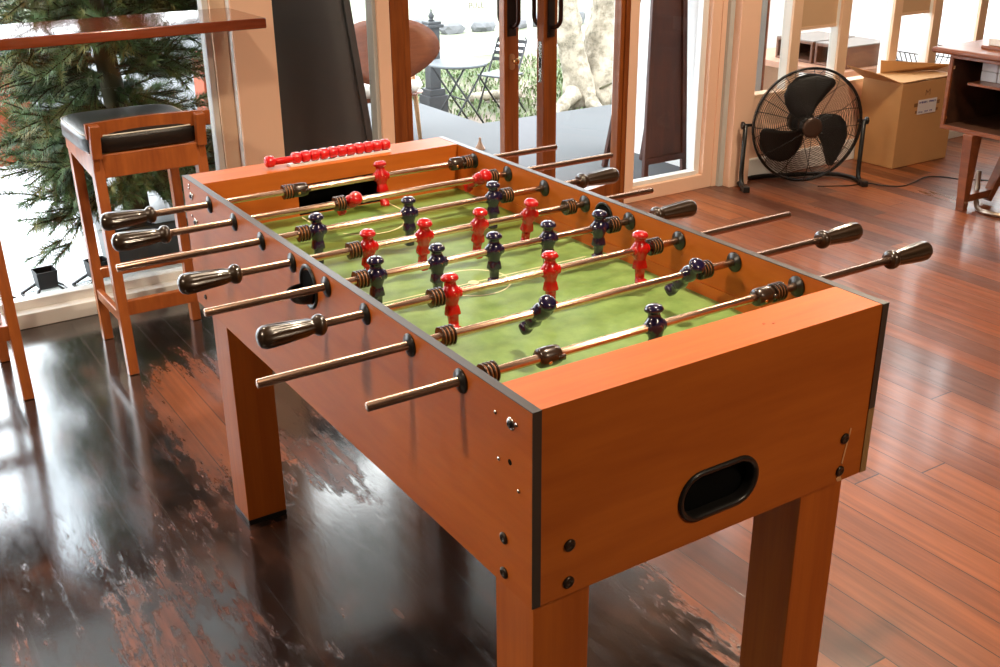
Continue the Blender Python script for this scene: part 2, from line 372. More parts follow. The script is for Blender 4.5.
ORG = {}
def obj(name, mb, mats, parent=None, bevel=0., sub=0, smooth_angle=None, kind=None, label=None):
    bm = mb.bm if isinstance(mb, MB) else mb
    bmesh.ops.recalc_face_normals(bm, faces=bm.faces)
    lo = Vector((1e9,)*3); hi = Vector((-1e9,)*3)
    for v in bm.verts:
        for i in range(3): lo[i] = min(lo[i], v.co[i]); hi[i] = max(hi[i], v.co[i])
    o0 = (lo+hi)/2
    if parent is None: o0.z = lo.z
    bmesh.ops.translate(bm, verts=bm.verts, vec=-o0)
    me = bpy.data.meshes.new(name); bm.to_mesh(me); bm.free()
    for m in (mats if isinstance(mats, (list, tuple)) else [mats]): me.materials.append(m)
    o = bpy.data.objects.new(name, me); COL.objects.link(o)
    if parent is not None: o.parent = parent; o.location = o0 - ORG[parent.name]
    else: o.location = o0
    ORG[o.name] = o0
    if bevel:
        b = o.modifiers.new('bevel', 'BEVEL'); b.width = bevel; b.segments = 2; b.limit_method = 'ANGLE'; b.angle_limit = R(40)
    if sub:
        s = o.modifiers.new('subdivision', 'SUBSURF'); s.levels = sub; s.render_levels = sub
    if kind: o['kind'] = kind
    if label: o['label'] = label
    return o
def tag(o, label, cat, group=None, kind=None):
    o['label'] = label; o['category'] = cat
    if group: o['group'] = group
    if kind: o['kind'] = kind
    return o
def thing(name, label, cat, loc=(0,0,0), rz=0, group=None, local=False):
    o = bpy.data.objects.new(name, None); COL.objects.link(o); o.location = loc; o.rotation_euler = (0, 0, rz); o.empty_display_size = .05
    ORG[o.name] = Vector((0,0,0)) if local else Vector(loc)
    return tag(o, label, cat, group)
def struct(name, mb, mats, bevel=0., parent=None):
    o = obj(name, mb, mats, parent, bevel)
    if parent is None: o['kind'] = 'structure'
    return o
def kids(o): return [c for c in COL.objects if c.parent == o]
def copy_tree(o, parent=None):
    c = o.copy(); COL.objects.link(c); c.parent = parent; ORG[c.name] = ORG[o.name]
    for ch in kids(o): copy_tree(ch, c)
    return c
def copy_part(o, parent, pos):       # copy of a part centred at a build-frame position
    c = o.copy(); COL.objects.link(c); c.parent = parent; c.location = Vector(pos)-ORG[parent.name]; ORG[c.name] = Vector(pos); return c

# ================================================================ SETTING
f = MB().box(-4.0, 2.96, -7.0, 4.0, -.04, 0); struct('floor', f, floor_m)
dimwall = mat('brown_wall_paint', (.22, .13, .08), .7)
struct('ceiling', MB().box(-4, 3.1, -7, 4, 2.95, 3.0), mat('ceiling_dark_timber', (.12, .07, .045), .6))
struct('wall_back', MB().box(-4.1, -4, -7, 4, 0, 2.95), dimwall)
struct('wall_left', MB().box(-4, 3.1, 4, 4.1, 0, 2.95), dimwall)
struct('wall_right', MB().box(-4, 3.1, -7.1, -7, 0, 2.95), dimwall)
# window wall: solid pieces
b = MB()
b.box(2.95, 3.08, 2.2, 4.0, 0, 2.95); b.box(2.95, 3.08, -.28, 2.2, 2.45, 2.95)          # left end, over window
b.m(0).box(2.95, 3.08, -2.82, -.505, 2.45, 2.95)                                          # over the doors
b.box(2.95, 3.08, -7.0, -2.975, 2.45, 2.95)
b.box(2.95, 3.04, -7.0, -2.975, 0, .415)                                                 # under the right hand windows
b.box(2.95, 3.08, -7.0, -6.2, .415, 2.45)
struct('wall_front', b, peach)
b = MB(); b.m(0).box(2.925, 3.06, -.505, -.345, 0, 2.95)
b.m(1).box(2.97, 3.06, -.345, -.285, 0, 2.95); b.m(2).box(2.935, 2.97, -.352, -.343, 0, 2.95)
struct('wall_left_pillar', b, [peach, cream, whitepaint], .002)
b = MB(); b.m(0).box(2.885, 3.06, -2.975, -2.845, 0, 2.95); b.m(1).box(2.93, 3.06, -2.845, -2.815, 0, 2.95); b.m(0).box(2.95, 3.06, -2.815, -2.785, 0, 2.95)
struct('wall_right_column', b, [peach, greypaint], .002)
# window 1 (left, behind the bar counter)
wf = MB(); wf.box(2.985, 3.035, -.285, -.262, .055, 2.45); wf.box(2.985, 3.035, 2.17, 2.2, .055, 2.45); wf.box(2.985, 3.035, -.285, 2.2, 2.41, 2.45); wf.box(2.985, 3.035, -.285, 2.2, .055, .088)
w1 = struct('window_1', wf, whitepaint, .002)
obj('window_pane', MB().box(3.005, 3.011, -.263, 2.17, .087, 2.41), glass, w1)
obj('window_sill', MB().box(2.935, 3.06, -.285, 2.2, 0, .055).box(3.06, 3.25, -.285, 2.2, -.0295, .03), whitepaint, w1, .003)
# side lights either side of the doors
def sidelight(name, y0, y1, m_a, m_b):
    g = MB(); g.m(0).box(2.955, 3.03, y0, y0+.05, 0, 2.45).box(2.955, 3.03, y1-.05, y1, 0, 2.45).box(2.955, 3.03, y0, y1, 2.40, 2.45).box(2.955, 3.03, y0, y1, 0, .07)
    g.m(1).box(2.99, 3.02, y0+.05, y0+.064, .07, 2.4).box(2.99, 3.02, y1-.064, y1-.05, .07, 2.4).box(2.985, 3.02, y0+.05, y1-.05, .07, .092)
    o = struct(name, g, [m_a, m_b], .002)
    obj('window_pane', MB().box(3.002, 3.008, y0+.06, y1-.06, .09, 2.4), glass, o)
    return o
sl = MB(); sl.m(0).box(2.955, 3.03, -1.0, -.945, 0, 2.45).box(2.955, 3.03, -.945, -.505, 2.40, 2.45).box(2.955, 3.03, -.945, -.505, 0, .07)
sl.m(1).box(2.965, 3.02, -.945, -.928, .07, 2.4).box(2.99, 3.02, -.52, -.505, .07, 2.4).box(2.985, 3.02, -.93, -.51, .07, .092)
o = struct('window_2', sl, [peach, greypaint], .002)
obj('window_pane', MB().box(3.002, 3.008, -.93, -.51, .09, 2.4), glass, o)
o = struct('window_3', MB().m(0).box(2.955, 3.03, -2.275, -2.222, 0, 2.45).box(2.955, 3.03, -2.785, -2.725, 0, 2.45).box(2.955, 3.03, -2.73, -2.27, 2.4, 2.45).box(2.955, 3.03, -2.73, -2.27, 0, .07)
    .m(1).box(2.985, 3.02, -2.728, -2.69, .07, 2.4).box(2.975, 3.02, -2.70, -2.27, .07, .092), [peach, whitepaint], .002)
obj('window_pane', MB().box(3.002, 3.008, -2.69, -2.27, .09, 2.4), glass, o)
# door frame + two leaves
struct('door_1_frame', MB().box(2.955, 3.03, -1.060, -1.002, 0, 2.45).box(2.955, 3.03, -2.222, -2.197, 0, 2.45).box(2.955, 3.03, -2.2, -1.0, 2.32, 2.45), doorw, .003)
def leaf(name, ang, hinge, sgn, st=.086):
    """leaf built along local +u from hinge; sgn = direction of free edge in y"""
    W_ = .556
    root = bpy.data.objects.new(name, None); COL.objects.link(root); root.location = (2.985, hinge, 0); root.rotation_euler = (0, 0, ang); ORG[root.name] = Vector((0,0,0)); root['kind'] = 'structure'
    y = lambda a: a*sgn
    g = MB()
    def bx(x0, x1, a, c, z0, z1): g.box(x0, x1, min(y(a), y(c)), max(y(a), y(c)), z0, z1)
    bx(-.02, .02, 0, .03, .01, 2.31); bx(-.02, .02, W_-st, W_, .01, 2.31); bx(-.02, .02, .03, W_-st, .01, .12); bx(-.02, .02, .03, W_-st, 2.2, 2.31)
    obj('leaf_frame', g, doorw, root, .002)
    p = MB(); p.box(-.003, .003, min(y(.03), y(W_-st)), max(y(.03), y(W_-st)), .115, 2.2); obj('glass_pane', p, glass, root)
    c0 = W_-st/2
    p = MB(); p.box(-.024, -.019, min(y(c0-.022), y(c0+.022)), max(y(c0-.022), y(c0+.022)), .845, 1.35).box(.019, .024, min(y(c0-.022), y(c0+.022)), max(y(c0-.022), y(c0+.022)), .845, 1.35)
    obj('handle_plate', p, plate_d, root, .001)
    for s_ in (-1, 1):
        pts = [(s_*.02, y(c0), .885)] + [(s_*(.03+.045*math.sin(t*PI/2)), y(c0), .925-.04*math.cos(t*PI/2)) for t in (.15, .4, .65, .85, 1)] + [(s_*.075, y(c0), 1.27)] + [(s_*(.03+.045*math.cos(t*PI/2)), y(c0), 1.27+.04*math.sin(t*PI/2)) for t in (.35, .6, .85)] + [(s_*.02, y(c0), 1.312)]
        obj('door_handle', MB().s().tube(pts, .0095, 12), bronze, root)
    return root, y, c0, W_
lB, y, c0, W_ = leaf('door_1', 0, -1.062, -1, .074)
k = MB(); k.loft([(0, 0, 0, .002, .016, .8), (.07, 0, 0, .002, .016, .8)], 20)
p = MB(); 
pts = [(-.026, y(c0)+.014*math.cos(a), .738+(.020 if math.sin(a) > 0 else -.020)+.014*math.sin(a)) for a in [2*PI*i/24 for i in range(24)]]
p.prism(pts, (.006, 0, 0)); obj('lock_plate', p, mat('aged_brass', (.62, .42, .25), .35, .9), lB)
obj('lock_knob', MB().s().lathe((-.026, y(c0)-.004, .742), (-1, 0, 0), [(0, .007), (.014, .007), (.018, .013), (.030, .014), (.034, .010)], 20), copperish, lB)
def text_mesh(s, size, depth=.0004):
    cu = bpy.data.curves.new('t', 'FONT'); cu.body = s; cu.size = size; cu.extrude = depth; cu.align_x = 'CENTER'
    t = bpy.data.objects.new('t', cu); COL.objects.link(t); me = bpy.data.meshes.new_from_object(t); bm = bmesh.new(); bm.from_mesh(me)
    bpy.data.objects.remove(t); return bm
bm = text_mesh('PULL', .034); bmesh.ops.transform(bm, matrix=Matrix(((0,0,1,-.006),(-1,0,0,y(.355)),(0,1,0,.970),(0,0,0,1))), verts=bm.verts)
obj('push_pull_lettering', bm, mat('faint_grey_lettering', (.60, .62, .62), .6), lB, label='faint grey letters PULL')
lC, y, c0, W_ = leaf('door_2', R(13.5), -2.195, 1)
p = MB(); p.m(0).box(-.009, .009, y(W_)-.0005, y(W_)+.0015, .66, .83).m(1).box(-.004, .004, y(W_), y(W_)+.002, .72, .765); obj('strike_plate', p, [steel, black_d], lC)
# right hand windows
for i, (a, c) in enumerate(((-3.27, -3.335), (-3.63, -3.70), (-4.045, -4.11), (-4.385, -4.455), (-4.80, -4.87), (-5.2, -5.27), (-5.6, -5.67), (-6.0, -6.07))):
    prev = (-2.975, -3.335, -3.70, -4.11, -4.455, -4.87, -5.27, -5.67)[i]
    g = MB(); g.m(0).box(2.95, 2.966, c, a, .415, 2.45); g.m(1).box(2.966, 3.02, c, a, .415, 2.45)  # warm front, white side: lamplight and daylight tones painted on one post
    g.m(0).box(2.95, 3.02, a, prev, .415, .435)
    o = struct('window_%d' % (i+4), g, [cream, whitepaint], .002)
    obj('window_pane', MB().box(3.003, 3.008, a, prev, .43, 2.45), glass, o)
struct('baseboard_right', MB().box(2.925, 2.95, -7.0, -2.975, 0, .11), whitepaint, .004)
for n_, (a, c, z0) in enumerate(((-3.335, -3.63, .735), (-4.11, -4.385, .75))):
    o = obj('window_blind', MB().m(0).box(2.985, 2.990, c, a, z0, 2.4).m(1).box(2.982, 2.993, c, a, z0-.012, z0+.004), [blind_m, cream])
    tag(o, ('beige blind behind the fan in the second window bay from the doors', 'beige blind in the window bay above the cardboard box')[n_], 'blind', 'beige window blinds')

# ---- outside ground
g = MB(); g.box(3.08, 5.0, -9, -.02, -.35, -.03)
g.prism([(5.0, -2.68, -.35), (5.0, 4, -.35), (12, 4, -.35), (12, -2.66, -.35)], (0, 0, .32))
g.box(2.96, 3.08, -7, 4, -.2, -.031)
struct('floor_patio', g, concrete)
struct('floor_paving_sunlit', MB().box(3.08, 7.5, -.02, 4, -.35, -.0295), sunlit_ground)
g = MB()
for i in range(16): g.box(3.75+i*.14, 3.75+i*.14+.132, -.95, -.12, -.03, -.008)
struct('floor_deck_boards', g, mat('grey_weathered_boards', (.10, .105, .105), .55, var=.3))
struct('ceiling_glare_block', MB().box(3.09, 5.0, -2.95, 4, 2.52, 2.62), whitepaint)  # unseen roof added to block sky glare on the indoor floor
struct('ground_garden', MB().box(5.0, 13.2, -14, -2.7, -1.4, -1.1).box(12, 13.2, -2.7, 8, -1.4, -1.1), garden_m)
struct('ground_path', MB().prism([(13.2, -14, -1.12), (14.0, -14, -1.12), (14.2, 8, -1.12), (13.2, 8, -1.12)], (0, 0, .03)), mat('pale_path', (.6, .6, .58), .8))
struct('ground_lawn', MB().box(13.2, 40, -40, 20, -1.4, -1.10), lawn_m)

# ================================================================ FOOSBALL TABLE
L, W, H, T, TOP = 1.4046, .682, .3052, .0143, .873
BOT = TOP-H; ZR = .8475; ZF = .760; EN = .0963; hw = W/2
tb = thing('foosball_table', 'orange wood foosball table with eight rods and green pitch, centre of the room', 'foosball table', (L/2, 0, 0))
ang_grain = lam_side = wood('laminate_side', LAM, LAMD, (2.2, 30, 16), .42, spec=.22); tilt_grain(ang_grain, (0, R(-22), 0))
lam_end = wood('laminate_end', LAM, LAMD, (30, 1.6, 15), .42, spec=.3); tilt_grain(lam_end, (R(8), 0, 0))
# long side panels with a dark edge band
for sgn in (1, -1):
    y0, y1 = sorted((sgn*hw, sgn*(hw-T)))
    sp = obj('side_panel', MB().box(0.0005, L, y0, y1, BOT, TOP-.0015), lam_side, tb)
    e = MB().m(0)
    e.box(-.0008, L, y0-.0003, y1+.0003, TOP-.0016, TOP)
    if sgn > 0: e.box(-.0008, .0004, y0, y1, BOT, TOP)
    else:
        e.box(-.0008, .0004, y0, y1, BOT+.12, TOP); e.m(1).box(-.0006, .0004, y0, y1, BOT, BOT+.12)
    obj('edge_banding', e, [edge_m, edge_raw], sp, .0004)
# near end box: face with oval ball return, top rail, inner face
def stadium(hl, r, n=14):
    return [(hl+r*math.cos(a), r*math.sin(a)) for a in [-PI/2+PI*i/n for i in range(n+1)]] + [(-hl-r*math.cos(a), -r*math.sin(a)) for a in [-PI/2+PI*i/n for i in range(n+1)]]
yi = hw-T
g = MB(); loop = [(u, v+.6475-(TOP+BOT)/2) for u, v in stadium(.038, .0345)]
g.plate_hole((.001, 0, (TOP+BOT)/2), (0, 1, 0), (0, 0, 1), (-yi, yi, -H/2, H/2-.001), loop, (-1, 0, 0), .018, liner=False)
g.box(.019, .021, -yi, yi, BOT, TOP-.02).box(.0012, .022, -yi, yi, BOT, BOT+.002)
ep = obj('end_panel', g, lam_end, tb)
g = MB().m(0).s()
pts = [(.0, u, v+.6475) for u, v in stadium(.038, .0345)]
ring = []
for q, off in (((-.003), .0), ((-.003), .0075), ((.0), .0095)): pass
def ringloop(x, grow): return [(x, u, v+.6475) for u, v in stadium(.038, .0345+grow)]
loops = [ringloop(.0005, .0085), ringloop(-.003, .0075), ringloop(-.0045, .004), ringloop(-.003, 0), ringloop(.001, -.002), ringloop(.015, -.002)]
vl = [[g.v(p) for p in lp] for lp in loops]
for a, c in zip(vl, vl[1:]):
    for i in range(len(a)): g.face([a[i], a[(i+1)%len(a)], c[(i+1)%len(c)], c[i]])
rim = obj('ball_return_rim', g, black_p, ep, label='black plastic oval rim of the ball return')
g = MB(); g.prism([(.0195, u, v+.6475) for u, v in stadium(.038, .037)], (-.001, 0, 0)); obj('ball_return_shade_back', g, black_d, ep)  # black plate stands in for the darkness inside the oval
obj('end_rail', MB().box(.0022, EN, -yi, yi, TOP-.022, TOP-.0005).box(EN-.014, EN, -yi, yi, ZF, TOP-.022), lam_y, tb, .0006, label='near end rail, bright laminate')
g = MB(); gl = [(-.105, -.02), (.105, -.02), (.105, .052), (-.105, .052)]
gl = [(gl[i][0]*(1-t/8)+gl[(i+1)%4][0]*t/8, gl[i][1]*(1-t/8)+gl[(i+1)%4][1]*t/8) for i in range(4) for t in range(8)]
gl = [(u, v+.782-.8165) for u, v in gl]
g.plate_hole((L-EN, 0, .8165), (0, 1, 0), (0, 0, 1), (-yi, yi, -.0565, .0565-.001), gl, (-1, 0, 0), .07, liner=False)
g.box(L-EN+.0002, L-.001, -yi, yi, TOP-.020, TOP-.0005).box(L-.016, L-.001, -yi, yi, BOT, TOP-.02)
obj('end_rail', g, lam_y, tb, label='far end rail with the goal opening')
g = MB(); x0, x1 = L-EN+.001, L-.02
g.box(x1-.004, x1, -.11, .11, .755, .84).box(x0, x1, -.112, -.105, .755, .84).box(x0, x1, .105, .112, .755, .84).box(x0, x1, -.11, .11, .8345, .84).box(x0, x1, -.11, .11, .752, .7615)
obj('goal_box', g, black_d, tb, label='black goal recess')
# pitch
pf = obj('playfield', MB().box(EN, L-EN, -yi, yi, ZF-.012, ZF), pitch_m, tb)
zl = ZF+.0006
def strip(pts, w_=.0034):
    n = len(pts); Ls = []; Rs = []
    for i, p in enumerate(pts):
        a = Vector(pts[max(i-1, 0)]); c = Vector(pts[min(i+1, n-1)]); d = (c-a).normalized(); s = Vector((-d.y, d.x))*w_/2
        Ls.append(g.v((p[0]+s.x, p[1]+s.y, zl))); Rs.append(g.v((p[0]-s.x, p[1]-s.y, zl)))
    for i in range(n-1): g.face([Rs[i], Rs[i+1], Ls[i+1], Ls[i]])
cx = L/2
for nm, pts in (('halfway_line', [(cx, .30), (cx, -.275)]), ('centre_circle', [(cx+.073*math.cos(a), .073*math.sin(a)) for a in [2*PI*i/48 for i in range(49)]]), ('goal_area_line', [(L-EN-.01, .105), (L-EN-.06, .105)]),
                ('goal_area_line', [(L-EN-.02, -.117), (L-EN-.11, -.117)]), ('penalty_arc', [(1.175-.09*math.cos(a), .088*math.sin(a)) for a in [R(-62)+R(124)*i/20 for i in range(21)]])):
    g = MB(); strip(pts); obj(nm, g, line_m, pf, label='cream printed '+nm.replace('_', ' '))
g = MB(); g.face([g.v((cx+.011*math.cos(a), .011*math.sin(a), zl)) for a in [2*PI*i/20 for i in range(20)]]); obj('centre_spot', g, line_m, pf, label='cream printed centre spot')
for sgn in (1, -1):
    y0, y1 = sorted((sgn*(yi-.0005), sgn*(yi-.0022)))
    obj('pitch_edge_strip', MB().box(EN, L-EN, y0, y1, ZF, .783), lam_x, tb)
# legs
def tleg(x0, y0):
    lg = obj('leg', MB().box(x0, x0+.0993, y0, y0+.0993, .014, BOT+.06), lam_z, tb, .0012)
    obj('foot_pad', MB().box(x0-.0006, x0+.0999, y0-.0006, y0+.0999, 0, .0145), black_p, lg, .001, label='black foot pad')
for x0 in (.0276, L-.0276-.0993):
    for y0 in (hw-.0218-.0993, -hw+.0218): tleg(x0, y0)
# bolts and screws
def bolt(p, n_, r, m, washer=None):
    g = MB().s(); p = Vector(p)
    if washer: g.m(1).lathe(p, n_, [(0, washer), (.0015, washer), (.002, washer*.9)], 20); p = p+Vector(n_)*.0015
    g.m(0).lathe(p, n_, [(0, r), (.002, r), (.0035, r*.75), (.004, r*.35), (.0028, r*.3)], 16)
    return obj('bolt', g, [m, steel], tb)
YL = hw
for p in ((.069, YL, .647), (.069, YL, .589)): bolt(p, (0, 1, 0), .009, darkbolt)
bolt((.049, YL, .836), (0, 1, 0), .0055, black_p, .0095)
bolt((1.351, YL, .837), (0, 1, 0), .005, black_p, .009); bolt((1.341, YL, .779), (0, 1, 0), .005, black_p, .009)
for p in ((.087, YL, .837), (.036, YL, .840), (.080, YL, .769), (.031, YL, .742), (1.357, YL, .861), (1.362, YL, .853), (1.338, YL, .842), (1.328, YL, .784), (1.361, YL, .789)):
    g = MB().s().lathe(p, (0, 1, 0), [(0, .0035), (.0015, .0032), (.0025, .001)], 12); obj('screw', g, steel, tb)
bolt((1.335, YL, .600), (0, 1, 0), .006, darkbolt); bolt((1.30, YL, .655), (0, 1, 0), .004, darkbolt)
g = MB().lathe((.053, YL-.0002, .776), (0, 1, 0), [(0, .0045), (.0006, .0045)], 14); obj('screw_hole', g, black_d, tb)
for p in ((.0, .278, .650), (.0, .279, .589), (.0, -.277, .648), (.0, -.275, .588)): bolt((.0008, p[1], p[2]), (-1, 0, 0), .0095, darkbolt)
g = MB().s(); g.lathe((.030, -hw, .842), (0, -1, 0), [(0, .004), (.003, .0038), (.006, .003)], 12); obj('screw', g, copperish, tb)
g = MB(); g.lathe((.048, -.115, TOP-.0006), (0, 0, 1), [(0, .0022), (.0008, .0022)], 10).lathe((.041, -.128, TOP-.0006), (0, 0, 1), [(0, .0022), (.0008, .0022)], 10)
obj('screw_hole', g, mat('filled_hole', (.45, .08, .03), .6), tb)
g = MB(); g.prism([(.0004, -.288, .665), (.0004, -.291, .663), (.0004, -.279, .600), (.0004, -.276, .603)], (-.0004, 0, 0)).prism([(.0004, -.268, .575), (.0004, -.276, .583), (.0004, -.283, .568), (.0004, -.272, .569)], (-.0005, 0, 0))
obj('scratch', g, mat('scratched_laminate', (.65, .35, .16), .7), ep)
# ball cup (left side) and hole (right side), darkness inside them as black discs
g = MB().s(); c = Vector((.706, YL, .823))
def circ(r, yoff, zs=1.12): return [(c.x+r*math.cos(a), YL+yoff, c.z+r*math.sin(a)*zs) for a in [2*PI*i/32 for i in range(32)]]
lp = [circ(.0375, 0), circ(.0375, .002), circ(.035, .004), circ(.031, .003), circ(.030, -.001)]
vv = [[g.v(p) for p in q] for q in lp]
for a, d in zip(vv, vv[1:]):
    for i in range(32): g.face([a[i], a[(i+1)%32], d[(i+1)%32], d[i]])
cup = obj('ball_serve_cup', g, black_p, tb, label='black plastic ball serving cup')
obj('cup_shade_disc', MB().lathe((c.x, YL+.0002, c.z), (0, 1, 0), [(0, .031), (.0006, .031)], 32), black_d, cup)
g = MB().s(); rows = []
for j in range(7):           # half bowl sticking out
    ph = j/6*PI/2; row = []
    for i in range(17):
        a = PI*i/16
        row.append(g.v((c.x+.030*math.cos(a)*math.cos(ph*.75), YL+.002+.040*math.sin(a)*math.cos(ph*.75), c.z-.002-.026*math.sin(ph))))
    rows.append(row)
for a, d in zip(rows, rows[1:]):
    for i in range(16): g.face([a[i], a[i+1], d[i+1], d[i]])
bw = obj('cup_scoop', g, black_p, cup); so = bw.modifiers.new('wall', 'SOLIDIFY'); so.thickness = .0025
g = MB().s().lathe((.711, -yi, .836), (0, 1, 0), [(0, .031), (.002, .031), (.003, .028), (.001, .026)], 28, caps=False)
cr_ = obj('ball_hole_rim', g, black_p, tb); obj('ball_hole_shade_disc', MB().lathe((.711, -yi-.0002, .836), (0, 1, 0), [(0, .028), (.0012, .028)], 28), black_d, cr_)

# rod furniture prototypes (built on the rod axis, y = along the rod)
def figure(col_m, facing):
    g = MB().s().m(0)
    S = [(.0360,0,0,.003,.003,1), (.0355,0,0,.008,.008,1), (.0330,0,0,.0120,.0122,1), (.0295,0,0,.0140,.0145,.95), (.0262,0,0,.0143,.0148,.9), (.0238,0,0,.0125,.013,.95), (.0226,0,0,.0098,.0102,1),
         (.0190,0,0,.0094,.0098,1), (.0145,0,0,.0098,.0104,1), (.0115,0,0,.0108,.0125,1), (.0070,0,0,.0125,.0148,.9), (.0020,0,0,.0133,.0155,.9), (-.0040,0,0,.0130,.0150,.9), (-.0090,0,0,.0115,.0130,.95),
         (-.0150,0,0,.0095,.0108,.9), (-.0195,0,0,.0088,.0100,.8), (-.0215,0,0,.0092,.0106,.6), (-.0340,0,0,.0105,.0125,.5), (-.0362,0,0,.0102,.0122,.5), (-.0368,0,0,.0075,.0092,.6), (-.0480,0,0,.0068,.0082,.6), (-.0570,0,0,.0064,.0078,.6),
         (-.0575,.003*facing,0,.0100,.0088,.6), (-.0670,.004*facing,0,.0110,.0090,.6), (-.0690,.004*facing,0,.0104,.0084,.6)]
    S = [(z, a, b_, hx*(1.12 if -.016 < z < .013 else 1.04), hy*(1.10 if -.016 < z < .013 else 1.04), p) for z, a, b_, hx, hy, p in S]
    g.loft(S, 28)
    g.m(1).lathe((-.0120, -.0005, .0005), (-1, 0, -.05), [(0, .0042), (.0018, .0042), (.0026, .003), (.0026, .001)], 14)
    g.m(0).lathe((0, -.0185, 0), (0, 1, 0), [(0, .0085), (.002, .0098), (.035, .0098), (.037, .0085)], 20)
    return g
def rings(n=4):
    g = MB().s(); L_ = .0066; y = -n*L_/2
    for i in range(n):
        g.m(0).lathe((0, y+i*L_, 0), (0, 1, 0), [(0, .0150), (.0004, .0164), (.0022, .0164), (.0026, .0150)], 24)
        if i < n-1: g.m(1).lathe((0, y+i*L_+.0026, 0), (0, 1, 0), [(0, .0122), (.0008, .0138), (.0032, .0138), (.0040, .0122)], 24)
    return g
bump_brown = mat('bumper_brown_core', (.26, .095, .026), .35, coat=.2)
def guard():
    g = MB().s().m(0); g.lathe((0, -.018, 0), (0, 1, 0), [(0, .0125), (.001, .0145), (.010, .0158), (.026, .0158), (.034, .0148), (.036, .0130)], 28)
    g.m(1).lathe((-.0150, .006, -.003), (-1, 0, -.2), [(0, .0034), (.0016, .0034), (.0022, .0015)], 12)
    g.m(0).box(-.0168, -.012, -.021, -.010, -.004, .004)
    return g
def handle_():
    g = MB().s()   # neck at y=0, butt at +y
    g.lathe((0, 0, 0), (0, 1, 0), [(0, .009), (.001, .0140), (.005, .0172), (.010, .0180), (.015, .0168), (.019, .0130), (.021, .0122), (.024, .0132), (.030, .0145), (.050, .0162), (.075, .0182), (.090, .0192), (.100, .0188), (.107, .0158), (.111, .0100), (.1125, .003)], 64, flute=(.0235, .096, 10))
    return g
handle_m = mat('dark_brown_handle', (.022, .012, .006), .28, coat=.7)
proto = {}
def put(kind, parent, x, y, flip=False, rot=0.):
    if kind not in proto:
        g, m = {'red': (lambda: (figure(redp, -1), [redp, copperish]), 0), 'blue': (lambda: (figure(navyp, 1), [navyp, copperish]), 0), 'rings': (lambda: (rings(), [brownp, bump_brown]), 0),
                'guard': (lambda: (guard(), [brownp, copperish]), 0), 'handle': (lambda: (handle_(), [handle_m]), 0)}[kind][0]()
        bmesh.ops.recalc_face_normals(g.bm, faces=g.bm.faces); me = bpy.data.meshes.new(kind); g.bm.to_mesh(me); g.bm.free()
        for q in m: me.materials.append(q)
        proto[kind] = me
    nm = {'red': 'player_figure', 'blue': 'player_figure', 'rings': 'rubber_bumper', 'guard': 'rod_guard', 'handle': 'handle'}[kind]
    o = bpy.data.objects.new(nm, proto[kind]); COL.objects.link(o); o.parent = parent; o.location = Vector((x, y, ZR))-ORG[parent.name]
    o.rotation_euler = (0, R(rot), PI if flip else 0)
    if kind in ('red', 'blue'): o['label'] = kind + ' painted player figure'
    return o
# rod: tips (left, right), handle side, pieces
RODS = {
 1: (.571, -.573, 'L', [('red', -.071, 8), ('rings', .164, 0), ('guard', .134, 0), ('guard', -.276, 0), ('rings', -.304, 0)]),
 2: (.587, -.636, 'L', [('red', .078, -62), ('red', -.250, -62), ('rings', .108, 0), ('rings', -.280, 0)]),
 3: (.618, -.533, 'R', [('blue', .225, 0), ('blue', .018, 0), ('blue', -.190, 0), ('rings', .257, 0), ('rings', -.222, 0)]),
 4: (.553, -.512, 'L', [('red', .187, -3), ('red', .066, -10), ('red', -.061, -10), ('red', -.183, -15), ('rings', .219, 0), ('rings', -.283, 0)]),
 5: (.557, -.501, 'R', [('blue', .246, 0), ('blue', .122, 0), ('blue', -.001, 0), ('blue', -.125, 0), ('blue', -.249, 0), ('rings', .278, 0), ('rings', -.281, 0)]),
 6: (.526, -.624, 'L', [('red', .181, 7), ('red', -.024, 3), ('red', -.230, 3), ('rings', .213, 0), ('rings', -.262, 0)]),
 7: (.584, -.659, 'R', [('blue', .100, -42), ('blue', -.218, -42), ('rings', .280, 0), ('rings', -.250, 0)]),
 8: (.488, -.673, 'R', [('blue', -.012, 8), ('guard', .192, 0), ('rings', .298, 0), ('guard', -.246, 0), ('rings', -.276, 0)]),
}
bush = None
for i, (yl, yr, hs, pcs) in RODS.items():
    x = L/2+(4.5-i)*.15
    ya, yb = (yl-.02 if hs == 'L' else yl), (yr+.02 if hs == 'R' else yr)
    g = MB().s().lathe((x, yb, ZR), (0, 1, 0), [(0, .0052), (.0008, .0068), (ya-yb-.0008, .0068), (ya-yb, .0052)], 20)
    rd = obj('rod', g, chrome, tb)
    for k, y, rot in pcs: put(k, rd, x, y, rot=rot)
    if hs == 'L': put('handle', rd, x, yl-.1125)
    else: put('handle', rd, x, yr+.1125, flip=True)
    if (i in (2, 5, 7, 8)):
        s_ = -1 if i in (2, 8) else 1
    for sgn in (1, -1):      # bushings, outside and inside of both panels
        for y0, d in ((sgn*hw, sgn), (sgn*yi, -sgn)):
            p = (x, y0, ZR)
            if bush is None:
                bush = obj('rod_bushing', MB().s().lathe((x, y0, ZR), (0, d, 0), [(0, .0185), (.0018, .0185), (.0032, .0170), (.0045, .0105), (.0060, .0098), (.0060, .0068)], 28), black_p, tb); BY = ORG[bush.name]-Vector(p)
            else:
                o = copy_part(bush, tb, (x, y0+d*BY.y*1, ZR)); o.rotation_euler = (0, 0, 0 if d > 0 else PI)
